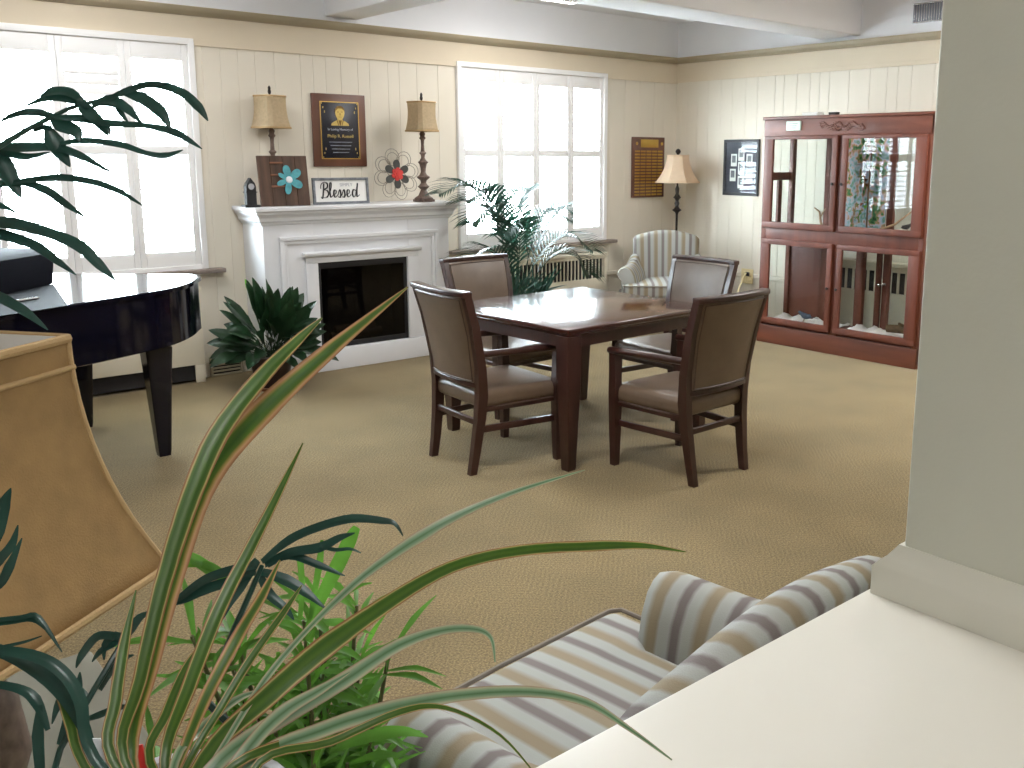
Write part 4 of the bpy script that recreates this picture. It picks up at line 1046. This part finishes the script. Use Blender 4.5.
# palm in front of the right window
def frond(parent, pts, leaflet, n, spread, m, seed, droop=.3, wd=.016):
    rg = random.Random(seed); P = [Vector(p) for p in pts]; Q = []
    for i in range(len(P)-1):
        p0, p1, p2, p3 = P[max(i-1, 0)], P[i], P[i+1], P[min(i+2, len(P)-1)]
        for k in range(8):
            u = k/8; Q.append(.5*((2*p1)+(-p0+p2)*u+(2*p0-5*p1+4*p2-p3)*u*u+(-p0+3*p1-3*p2+p3)*u**3))
    Q.append(P[-1]); N = len(Q)
    mb = MB(); mb.tube(Q, [.006*(1-.8*i/(N-1)) for i in range(N)], 5)
    i0 = int(N*.30)
    for k in range(n):
        u = k/(n-1); f = i0+(N-1.001-i0)*u; i = int(f); p = Q[i].lerp(Q[i+1], f-i); tg = (Q[i+1]-Q[i]).normalized()
        side = tg.cross(Vector((0, 0, 1)))
        side = side.normalized() if side.length > 1e-4 else Vector((1, 0, 0))
        up = side.cross(tg).normalized()
        ln = leaflet*(math.sin(PI*(.12+.80*u))**.7)*rg.uniform(.9, 1.1)
        for sg in (-1, 1):
            d = (side*sg*spread+tg*.75+up*.25).normalized()
            q = [p, p+d*ln*.4, p+d*ln*.75-Vector((0, 0, droop*ln*.25)), p+d*ln-Vector((0, 0, droop*ln*.6))]
            mb.ribbon(q, [wd*.4, wd, wd*.75, .001], up, .15, across=3, smooth=1)
    return mb.build('frond', m, parent, ang=80)
PX, PY = 5.03, 6.60
t = thing('areca_palm', 'feathery areca palm in pot before the right window', 'potted plant', (PX, PY, 0))
MB().lathe([(.0, 0), (.12, 0), (.16, .24), (.165, .27), (.15, .27), (.145, .25), (0, .245)], 24).build('pot', M['potwhite'], t)
MB().lathe([(.0, .255), (.146, .251)], 20, caps=False).build('soil', M['soil'], t)
FR = [[(0, 0, .25), (-.12, -.02, .75), (-.36, -.05, 1.26), (-.60, -.07, 1.42), (-.84, -.08, 1.36)],
      [(0, .02, .25), (-.06, .05, .80), (-.20, -.04, 1.12), (-.40, -.10, 1.22), (-.58, -.14, 1.12)],
      [(.02, 0, .25), (.10, 0, .75), (.20, -.02, 1.05), (.36, -.04, 1.16), (.56, -.06, 1.08)],
      [(.02, .02, .25), (.16, .02, .66), (.38, 0, .90), (.62, -.02, .93), (.82, -.04, .80)],
      [(0, -.02, .25), (-.14, -.1, .62), (-.34, -.18, .84), (-.54, -.2, .88), (-.70, -.2, .78)],
      [(.02, -.02, .25), (.10, -.12, .62), (.26, -.2, .80), (.44, -.25, .78), (.58, -.27, .62)],
      [(0, .02, .25), (.02, .05, .8), (.02, .06, 1.12), (.08, .06, 1.3), (.20, .05, 1.36)],
      [(0, 0, .25), (-.05, -.06, .70), (-.08, -.12, .98), (-.18, -.18, 1.08), (-.32, -.22, 1.02)],
      [(0, 0, .25), (.15, 0, .75), (.30, -.02, 1.06), (.45, -.04, 1.19), (.62, -.05, 1.14)],
      [(0, 0, .25), (-.10, .0, .80), (-.28, -.04, 1.24), (-.44, -.08, 1.36), (-.62, -.12, 1.30)]]
for i, f in enumerate(FR): frond(t, f, .32, 25, .8, M['palmleaf'], i, .35, .022)
mb = MB()
rg = random.Random(8)
for k in range(110):   # low spiky growth round the base
    a = rg.uniform(0, 2*PI); el = rg.uniform(.35, 1.3); ln = rg.uniform(.26, .42); c_ = Vector((rg.choice([-.16, .0, .17])+rg.uniform(-.03, .03), rg.uniform(-.10, .04), .30+rg.uniform(0, .12)))
    d = Vector((math.cos(a)*math.cos(el), math.sin(a)*math.cos(el), math.sin(el)))
    mb.ribbon([c_, c_+d*ln*.5, c_+d*ln-Vector((0, 0, .04))], [.018, .026, .002], (0, -.6, .8), .1, across=3, smooth=2)
mb.build('base_foliage', M['palmleaf'], t, ang=80)

# ---- foreground: variegated strap-leaf plant in a pot on the ledge
VP = at(150, 800, .82)
t = thing('variegated_plant', 'large strap-leaved plant with pink edged green leaves in the foreground', 'potted plant', (VP.x, .748, .90))
MB().lathe([(.0, 0), (.075, 0), (.085, .05), (.103, .18), (.106, .20), (.096, .20), (.090, .18), (0, .178)], 28).build('pot', M['potwhite'], t)
MB().lathe([(.0, .188), (.090, .182)], 24, caps=False).build('soil', M['soil'], t)
ORG = Vector(t.location)
def px_leaf(parent, pts, wpx, m, fold=.1, name='leaf', facing=1.0, twist=0, root=True):
    """pts: (px, py, depth) read off the photograph; widths in pixels at that depth"""
    P = [at(*p)-ORG for p in pts]; ws = [w_*p[2]/F_PX for w_, p in zip(wpx, pts)]
    if root:
        b = Vector((random.uniform(-.03, .03), random.uniform(-.03, .03), .18)); P = [b]+P; ws = [ws[0]*.8]+ws
    nr = lambda p, u: (CAM-(p+ORG)).normalized()*facing+Vector((0, 0, .35))
    mb = MB(); mb.ribbon(P, ws, nr, fold, twist, across=7, smooth=5)
    return mb.build(name, m, parent, ang=80)
VL = [  # big upright pair
 ([(131, 759, .82), (150, 660, .84), (176, 560, .88), (206, 478, .92), (262, 412, .98), (328, 352, 1.04), (408, 287, 1.12)], [13, 21, 26, 29, 26, 17, 1.5], 'varieg_pink', 0),
 ([(124, 759, .80), (140, 680, .82), (170, 560, .86), (210, 450, .90), (255, 385, .94), (298, 340, .98), (322, 318, 1.0)], [10, 14, 18, 22, 18, 11, 1.5], 'varieg', .5),
 ([(165, 759, .83), (188, 690, .85), (218, 612, .88), (252, 545, .92), (280, 490, .96), (303, 443, 1.0)], [11, 15, 15, 12, 8, 1], 'varieg', .2),
 ([(180, 759, .83), (205, 700, .85), (236, 640, .88), (262, 596, .92), (280, 560, .95)], [10, 13, 13, 10, 1.5], 'varieg_pink', .3),
 ([(190, 759, .84), (222, 706, .87), (250, 660, .90), (284, 612, .94), (302, 585, .97)], [8, 9, 9, 7, 1], 'varieg', .5),
 # long arching ones to the right
 ([(205, 759, .84), (262, 702, .90), (322, 650, .98), (384, 606, 1.05), (450, 568, 1.12), (520, 551, 1.18), (600, 546, 1.24), (645, 546, 1.27), (686, 552, 1.30)], [17, 22, 24, 17, 13, 12, 11, 7, 1], 'varieg', .25),
 ([(222, 759, .84), (286, 716, .90), (342, 682, .96), (398, 646, 1.02), (440, 631, 1.06), (474, 629, 1.09), (491, 638, 1.10), (495, 662, 1.11)], [16, 18, 17, 13, 10, 8, 5, 1.5], 'varieg_silver', 0),
 ([(250, 764, .83), (320, 731, .88), (392, 708, .93), (462, 695, .98), (530, 692, 1.02), (585, 702, 1.05), (628, 728, 1.07), (672, 760, 1.08)], [15, 16, 16, 13, 11, 9, 5, 1.5], 'varieg_silver', .2),
 ([(215, 759, .84), (265, 680, .92), (312, 625, .99), (365, 575, 1.05), (420, 537, 1.10), (465, 512, 1.13), (520, 490, 1.16), (585, 470, 1.2)], [6, 7, 6, 9, 13, 9, 6, 1], 'varieg_silver', .0),
 ([(240, 759, .83), (280, 715, .87), (320, 690, .9), (350, 672, .93)], [14, 15, 10, 1.5], 'varieg_silver', .1),
 ([(260, 762, .82), (330, 742, .86), (400, 712, .90), (446, 708, .93), (500, 735, .96), (540, 780, .98)], [9, 9, 8, 5, 3, 1], 'varieg', .2),
 ([(150, 762, .82), (166, 715, .86), (186, 668, .9), (205, 640, .93)], [9, 11, 9, 1.5], 'varieg', .2),
 ([(175, 762, .82), (200, 730, .86), (236, 700, .9), (262, 690, .93)], [9, 10, 8, 1.5], 'varieg_silver', .2),
 ([(235, 765, .82), (290, 742, .86), (338, 722, .9), (372, 718, .93)], [10, 11, 9, 1.5], 'varieg', .2),
 ([(84, 765, .80), (70, 722, .82), (58, 690, .84), (38, 668, .86)], [9, 11, 9, 1.5], 'varieg', .2),
 ([(112, 759, .80), (116, 700, .82), (124, 645, .84), (136, 590, .86)], [11, 13, 11, 1.5], 'varieg', .2),
 ([(95, 759, .80), (80, 700, .80), (60, 670, .80), (30, 655, .80), (-20, 648, .8)], [10, 12, 12, 11, 8], 'leafcool', .3),
]
for pts, wp, mk, tw in VL: px_leaf(t, pts, wp, M[mk], .10, 'leaf', 1, 0)
def stake(name, m, px, py, d, w_):
    q = at(px, py, d)-ORG; b0 = Vector((q.x*.6, q.y*.6, .18)); sd = _R*w_
    mb = MB(); mb.loft([[p-sd, p-sd-_fw*.002, p+sd-_fw*.002, p+sd] for p in (b0, b0.lerp(q, .55), q)]); mb.build(name, m, t, smooth=False)
stake('plant_tag', M['potwhite'], 94, 738, .82, .006); stake('plant_stake', M['red'], 138, 744, .84, .0045)

# ---- cane dracaena with drooping dark leaves, left edge
q = at(-75, 300, .98)
ORG = Vector((-.20, .58, .90))
t = thing('dracaena', 'tall dracaena with dark drooping leaves at the left edge', 'potted plant', ORG)
MB().lathe([(.0, 0), (.09, 0), (.115, .15), (.12, .175), (.108, .175), (.10, .155), (0, .15)], 24).build('pot', M['terracotta'], t)
MB().lathe([(.0, .162), (.103, .156)], 20, caps=False).build('soil', M['soil'], t)
heads = [(-40, 170, 1.02), (-35, 240, 1.0), (-50, 330, .96)]
mb = MB()
for h_ in heads:
    e = at(*h_)-ORG; mb.tube([(0, 0, .15), (e.x*.25, e.y*.25, .15+(e.z-.15)*.4), (e.x*.7, e.y*.7, .15+(e.z-.15)*.8), e], [.012, .011, .009, .007], 8)
e1 = at(200, 118, 1.08)-ORG; s0 = at(*heads[0])-ORG
br = [s0, at(30, 128, 1.04)-ORG, at(70, 108, 1.06)-ORG, at(100, 100, 1.07)-ORG]
mb.build('cane', M['cane'], t)
mb = MB(); mb.tube(br, [.004, .003, .0025, .002], 6); mb.build('leaf_stalk', M['leafcool'], t)
mb = MB()
def dl(pts, wpx, fc=.9):
    P = [at(*p)-ORG for p in pts]; ws = [(w_*1.1 if w_ > 1 else w_)*p[2]/F_PX for w_, p in zip(wpx, pts)]
    nr = lambda p, u: (CAM-(p+ORG)).normalized()*fc+Vector((0, 0, .6))
    mb.ribbon(P, ws, nr, .12, across=5, smooth=4)
z_ = 1.05
DL = [ # tier 1 (top)
 ([(92, 108, z_), (120, 94, z_), (150, 85, z_), (180, 92, z_), (198, 107, z_), (208, 121, z_)], [3, 5, 8, 9, 9, 1]),
 ([(95, 106, z_), (125, 92, z_), (145, 86, z_), (170, 83, z_)], [3, 7, 7, 1]),
 ([(120, 92, z_), (140, 98, z_), (160, 112, z_), (171, 130, z_)], [4, 13, 12, 1]),
 ([(88, 107, z_), (70, 93, z_), (52, 92, z_), (40, 97, z_)], [4, 10, 9, 1]),
 ([(90, 108, z_), (72, 100, z_), (50, 98, z_), (25, 106, z_)], [4, 11, 8, 1]),
 ([(92, 106, z_), (110, 100, z_), (128, 110, z_), (142, 124, z_)], [4, 11, 9, 1]),
 ([(80, 98, z_), (86, 110, z_), (98, 122, z_), (108, 136, z_)], [4, 13, 11, 1]),
 ([(95, 105, z_), (115, 105, z_), (122, 115, z_), (128, 122, z_)], [3, 7, 5, 1]),
 # tier 2
 ([(55, 118, z_), (80, 119, z_), (110, 124, z_), (145, 126, z_), (175, 133, z_), (202, 149, z_)], [5, 9, 8, 6, 9, 1]),
 ([(55, 118, z_), (35, 113, z_), (15, 115, z_), (-2, 123, z_)], [5, 8, 6, 1]),
 ([(58, 118, z_), (40, 112, z_), (22, 112, z_), (6, 116, z_)], [4, 6, 5, 1]),
 ([(52, 118, z_), (62, 126, z_), (75, 132, z_), (80, 142, z_)], [5, 16, 13, 1]),
 ([(85, 118, z_), (102, 122, z_), (108, 130, z_), (110, 135, z_)], [4, 7, 5, 1]),
 ([(52, 128, z_), (40, 128, z_), (33, 132, z_)], [4, 8, 1]),
 ([(48, 128, z_), (54, 142, z_), (62, 155, z_), (70, 167, z_)], [6, 17, 12, 1]),
 # tier 3
 ([(60, 144, z_), (85, 141, z_), (120, 145, z_), (145, 153, z_), (165, 156, z_), (183, 150, z_)], [4, 7, 7, 5, 7, 1]),
 ([(-10, 146, z_), (20, 148, z_), (55, 148, z_), (80, 156, z_), (112, 173, z_)], [6, 11, 9, 8, 1]),
 ([(-10, 148, z_), (10, 154, z_), (28, 157, z_), (50, 152, z_)], [6, 9, 7, 1]),
 ([(-6, 150, z_), (4, 168, z_), (14, 185, z_), (21, 198, z_)], [14, 18, 12, 1]),
 # tier 4
 ([(-20, 190, z_), (20, 182, z_), (60, 178, z_), (95, 183, z_), (120, 192, z_), (143, 206, z_)], [5, 6, 8, 7, 6, 1]),
 ([(-15, 184, z_), (20, 183, z_), (45, 190, z_), (65, 204, z_), (86, 218, z_)], [5, 6, 9, 7, 1]),
 ([(-20, 203, z_), (-5, 205, z_), (6, 208, z_), (17, 213, z_)], [6, 8, 5, 1]),
 # tier 5 (lower, over the piano)
 ([(-25, 222, .98), (10, 224, .98), (50, 234, .98), (80, 247, .98), (100, 266, .98), (116, 281, .98)], [8, 14, 11, 12, 9, 1]),
 ([(-25, 228, .98), (5, 236, .98), (35, 246, .98), (58, 262, .98), (76, 275, .98)], [8, 12, 10, 7, 1]),
 ([(-40, 280, .94), (0, 298, .94), (25, 312, .94), (48, 330, .94)], [9, 11, 9, 1]),
 # low leaves over the big shade
 ([(-15, 560, .86), (-4, 530, .86), (4, 505, .86), (11, 488, .86)], [10, 16, 12, 1]),
 ([(-12, 575, .86), (0, 560, .86), (12, 545, .86), (18, 525, .86)], [5, 10, 8, 1]),
 ([(-12, 590, .86), (0, 585, .86), (10, 566, .86), (22, 538, .86)], [5, 8, 9, 1]),
 ([(-20, 626, .84), (10, 622, .84), (34, 619, .84), (48, 632, .84)], [5, 6, 7, 1]),
 ([(-20, 622, .84), (20, 618, .84), (38, 618, .84), (62, 652, .84)], [4, 5, 6, 1]),
 ([(-20, 655, .84), (0, 648, .84), (25, 642, .84), (42, 636, .84)], [3, 4, 3, 1]),
 ([(-20, 645, .82), (20, 660, .82), (60, 690, .82), (85, 730, .82), (95, 765, .82)], [10, 13, 14, 10, 3]),
 ([(-20, 683, .82), (15, 688, .82), (35, 700, .82), (48, 730, .82)], [6, 8, 10, 4]),
 ([(40, 770, .82), (38, 735, .82), (40, 705, .82)], [8, 10, 4]),
]
for a, b in DL: dl(a, b)
mb.build('foliage', M['leafcool'], t, ang=80)

# ---- small dracaena head in the middle of the plants, its own pot on the low stand
q = at(150, 775, 1.02)
ORG = Vector((q.x, q.y, .90-.0)); ORG = Vector((.21, .72, .90)) + Vector((.16, -.06, 0))
t = thing('dracaena', 'small dark dracaena with a silvery arching leaf among the foreground plants', 'potted plant', ORG)
MB().lathe([(.0, 0), (.05, 0), (.062, .09), (.064, .10), (.056, .10), (.054, .09), (0, .088)], 20).build('pot', M['potdark'], t)
MB().lathe([(.0, .094), (.055, .09)], 16, caps=False).build('soil', M['soil'], t)
mb = MB(); e = at(262, 566, 1.08)-ORG; m0 = at(205, 700, .95)-ORG
mb.tube([(0, 0, .09), tuple(m0), tuple(at(236, 625, 1.03)-ORG), tuple(e)], [.004, .004, .0035, .003], 8); mb.build('cane', M['leafcool'], t)
mb = MB(); z_ = 1.08
for a, b in [
 ([(262, 562, z_), (290, 540, z_), (320, 527, z_), (352, 519, z_), (382, 521, z_), (395, 524, z_), (403, 536, z_)], [5, 9, 9, 9, 7, 4, 1]),
 ([(265, 565, z_), (290, 553, z_), (320, 548, z_), (340, 538, z_), (355, 533, z_)], [6, 9, 10, 7, 1]),
 ([(268, 565, z_), (290, 556, z_), (320, 566, z_), (345, 576, z_)], [6, 8, 7, 1]),
 ([(262, 572, z_), (285, 580, z_), (305, 592, z_), (326, 609, z_)], [7, 11, 9, 1]),
 ([(260, 576, z_), (270, 595, z_), (285, 608, z_), (294, 620, z_)], [6, 9, 7, 1]),
 ([(258, 566, z_), (235, 570, z_), (205, 580, z_), (180, 598, z_), (168, 604, z_)], [6, 10, 9, 7, 1]),
 ([(256, 572, z_), (230, 582, z_), (205, 590, z_), (185, 600, z_), (170, 606, z_)], [6, 10, 11, 7, 1]),
 ([(320, 546, z_), (335, 550, z_), (350, 549, z_), (361, 553, z_)], [4, 4, 3, 1]),
 ([(258, 560, z_), (240, 585, z_), (222, 610, z_), (208, 640, z_)], [7, 14, 13, 1])]: dl(a, b)
mb.build('foliage', M['leafcool'], t, ang=80)
# stems and leaves by the lower left
ORG = Vector((.02, .66, .90))
t = thing('umbrella_plant', 'small dark leafy plant with thin stem below the big lamp shade', 'potted plant', ORG)
MB().lathe([(.0, 0), (.05, 0), (.062, .09), (.064, .10), (.056, .10), (.054, .09), (0, .088)], 20).build('pot', M['potdark'], t)
MB().lathe([(.0, .094), (.055, .09)], 16, caps=False).build('soil', M['soil'], t)
mb = MB(); mb.tube([(0, 0, .09), tuple(at(60, 750, .86)-ORG), tuple(at(95, 688, .92)-ORG), tuple(at(126, 637, .95)-ORG)], [.003, .003, .003, .003], 8); mb.build('stem', M['leafcool'], t)
mb = MB(); z_ = .95
for a, b in [
 ([(124, 640, z_), (110, 636, z_), (96, 638, z_), (82, 655, z_), (76, 668, z_)], [4, 8, 9, 7, 1]),
 ([(124, 640, z_), (132, 628, z_), (140, 618, z_), (150, 612, z_)], [5, 9, 8, 2]),
 ([(122, 640, z_), (112, 645, z_), (100, 652, z_), (92, 662, z_)], [4, 7, 6, 1]),
 ([(126, 640, z_), (115, 636, z_), (105, 645, z_), (104, 660, z_)], [4, 8, 6, 1]),
 ([(100, 690, z_), (110, 672, z_), (122, 660, z_), (134, 655, z_)], [4, 8, 7, 1]),
 ([(90, 700, z_), (75, 690, z_), (60, 702, z_), (52, 724, z_)], [4, 9, 8, 1]),
 ([(85, 720, z_), (100, 715, z_), (118, 708, z_), (138, 706, z_)], [4, 7, 6, 1]),
 ([(60, 745, z_), (70, 720, z_), (78, 690, z_), (80, 672, z_)], [6, 12, 8, 1])]: dl(a, b)
mb.build('foliage', M['leafcool'], t, ang=80)

# ---- bright bamboo palm on the floor beside the foreground armchair
t = thing('bamboo_palm', 'bright green bushy bamboo palm on the carpet left of the foreground armchair', 'potted plant', (.58, 1.30, 0))
ORG = Vector((.58, 1.30, 0))
MB().lathe([(.0, 0), (.10, 0), (.13, .20), (.138, .26), (.124, .26), (.118, .24), (0, .235)], 24).build('pot', M['terracotta'], t)
MB().lathe([(.0, .247), (.12, .241)], 20, caps=False).build('soil', M['soil'], t)
rg = random.Random(12)
mb = MB(); tips = []
for k in range(38):
    a = 2*PI*k/38+rg.uniform(-.2, .2); r_ = rg.uniform(.03, .15); zt = rg.uniform(.60, .98)
    tip = Vector((r_*math.cos(a), r_*math.sin(a), zt))+Vector((-.75, .50, 0))*rg.uniform(-.05, .13); tips.append((tip, a))
    mb.tube([(.04*math.cos(a), .04*math.sin(a), .24), (tip.x*.5, tip.y*.5, .24+(zt-.24)*.55), tip], [.005, .004, .003], 6)
mb.build('stem', M['stem'], t)
for i, (tip, a) in enumerate(tips):
    mb = MB()
    for j in range(40):
        u = rg.random(); p = Vector((tip.x*(.5+.5*u), tip.y*(.5+.5*u), tip.z-.34*(1-u)))
        b = rg.uniform(0, 2*PI); el = rg.uniform(-.15, 1.15); ln = rg.uniform(.065, .14)
        d = Vector((math.cos(b)*math.cos(el), math.sin(b)*math.cos(el), math.sin(el)))
        w_ = rg.uniform(.008, .015)
        mb.ribbon([p, p+d*ln*.5, p+d*ln-Vector((0, 0, .02))], [.003, w_, .001], (0, -.7, .7), .15, across=3, smooth=3)
    mb.build('frond', M['bright'], t, ang=80)
mb = MB()
def bl(pts, wpx, fc=1):
    P = [at(*p)-ORG for p in pts]; ws = [w_*p[2]/F_PX for w_, p in zip(wpx, pts)]
    mb.ribbon(P, ws, lambda p, u: (CAM-(p+ORG)).normalized()*fc+Vector((0, 0, .3)), .1, across=5, smooth=4)
d_ = 1.38
bl([(305, 640, d_), (318, 605, d_), (338, 565, d_), (350, 540, d_), (357, 527, d_)], [6, 11, 15, 14, 7])
bl([(310, 620, d_), (315, 590, d_), (320, 560, d_), (322, 540, d_)], [4, 6, 7, 3])
bl([(300, 620, d_), (302, 590, d_), (300, 560, d_), (296, 548, d_)], [4, 6, 6, 2])
bl([(235, 585, d_), (214, 572, d_), (196, 560, d_), (180, 548, d_)], [3, 12, 11, 1])
bl([(232, 578, d_), (210, 566, d_), (192, 564, d_), (176, 568, d_)], [3, 8, 7, 1])
bl([(330, 752, 1.2), (352, 742, 1.2), (385, 733, 1.2), (408, 732, 1.2), (428, 737, 1.2)], [3, 10, 13, 9, 1])
bl([(338, 600, d_), (350, 592, d_), (362, 585, d_), (372, 583, d_)], [2, 3, 3, 1])
mb.build('broad_leaves', M['bright'], t, ang=80)

# ---- end table and the big lamp
q = at(68, 340, 1.3)
et = thing('end_table', 'low pale topped end table under the large tan lamp', 'table', (.13, 1.62, 0))
MB().rbox(-.40, .30, -.42, .46, .585, .615, .008).build('tabletop', M['tabletop_pale'], et)
mb = MB(); mb.rbox(-.36, .26, -.38, -.36, .50, .585, .003); mb.rbox(-.36, .26, .40, .42, .50, .585, .003); mb.rbox(-.36, -.34, -.38, .42, .50, .585, .003); mb.rbox(.24, .26, -.38, .42, .50, .585, .003); mb.build('apron', M['cherry'], et)
for sx in (-.35, .25):
    for sy in (-.37, .41): mb = MB(); mb.loft([[(sx+a*w_, sy+b*w_, z) for a, b in ((-1, -1), (1, -1), (1, 1), (-1, 1))] for z, w_ in ((0, .015), (.585, .024))]); mb.build('leg', M['cherry'], et)
az = math.radians(-8)
t = thing('table_lamp', 'large table lamp with tan square bell shade in the left foreground', 'lamp', (.128, 1.455, .615), az)
MB().lathe([(.0, 0), (.10, 0), (.105, .02), (.06, .035), (.04, .06), (.06, .12), (.085, .2), (.075, .28), (.04, .34), (.022, .38), (.018, .42), (.008, .43), (.008, .78), (0, .782)], 28).build('lamp_base', M['distress'], t)
# square shade turned so one corner points along local +x
zb, zt = 1.035-.615, 1.405-.615
pf = []
for k in range(13):
    u = k/12; hd = .178+.108*(1-u)**2.1; pf.append((hd/math.sqrt(2), zb+(zt-zb)*u))
mb = MB(); square_shade(mb, pf, 0, 8); o = mb.build('lamp_shade', M['bigshade'], t, ang=30); o.rotation_euler = (0, 0, PI/4); solid(o, .003)
mb = MB(); square_shade(mb, [(h_-.006, z-.001) for h_, z in pf], 0, 6); li = mb.build('shade_lining', M['shadelining'], o); solid(li, .002)
mb = MB()
for hd, z in ((pf[-1][0]+.001, zt-.004), (pf[-1][0]+.0035, zt-.045), (pf[0][0]+.001, zb+.006)):
    mb.tube([(hd, -hd, z), (hd, hd, z), (-hd, hd, z), (-hd, -hd, z), (hd, -hd, z)], .0065 if z > zt-.01 else (.004 if z > zb+.1 else .006), 8)
for a, b in ((1, 1), (1, -1), (-1, 1), (-1, -1)): mb.tube([(a*h_, b*h_, z) for h_, z in pf], .0045, 8)
mb.build('shade_binding', M['shadetrim'], o)
mb = MB(); mb.tube([(-.12, -.12, zt-.03), (0, 0, zt-.02), (.12, .12, zt-.03)], .003, 6); mb.tube([(.12, -.12, zt-.03), (0, 0, zt-.02), (-.12, .12, zt-.03)], .003, 6); mb.build('shade_spider', M['brass'], o)
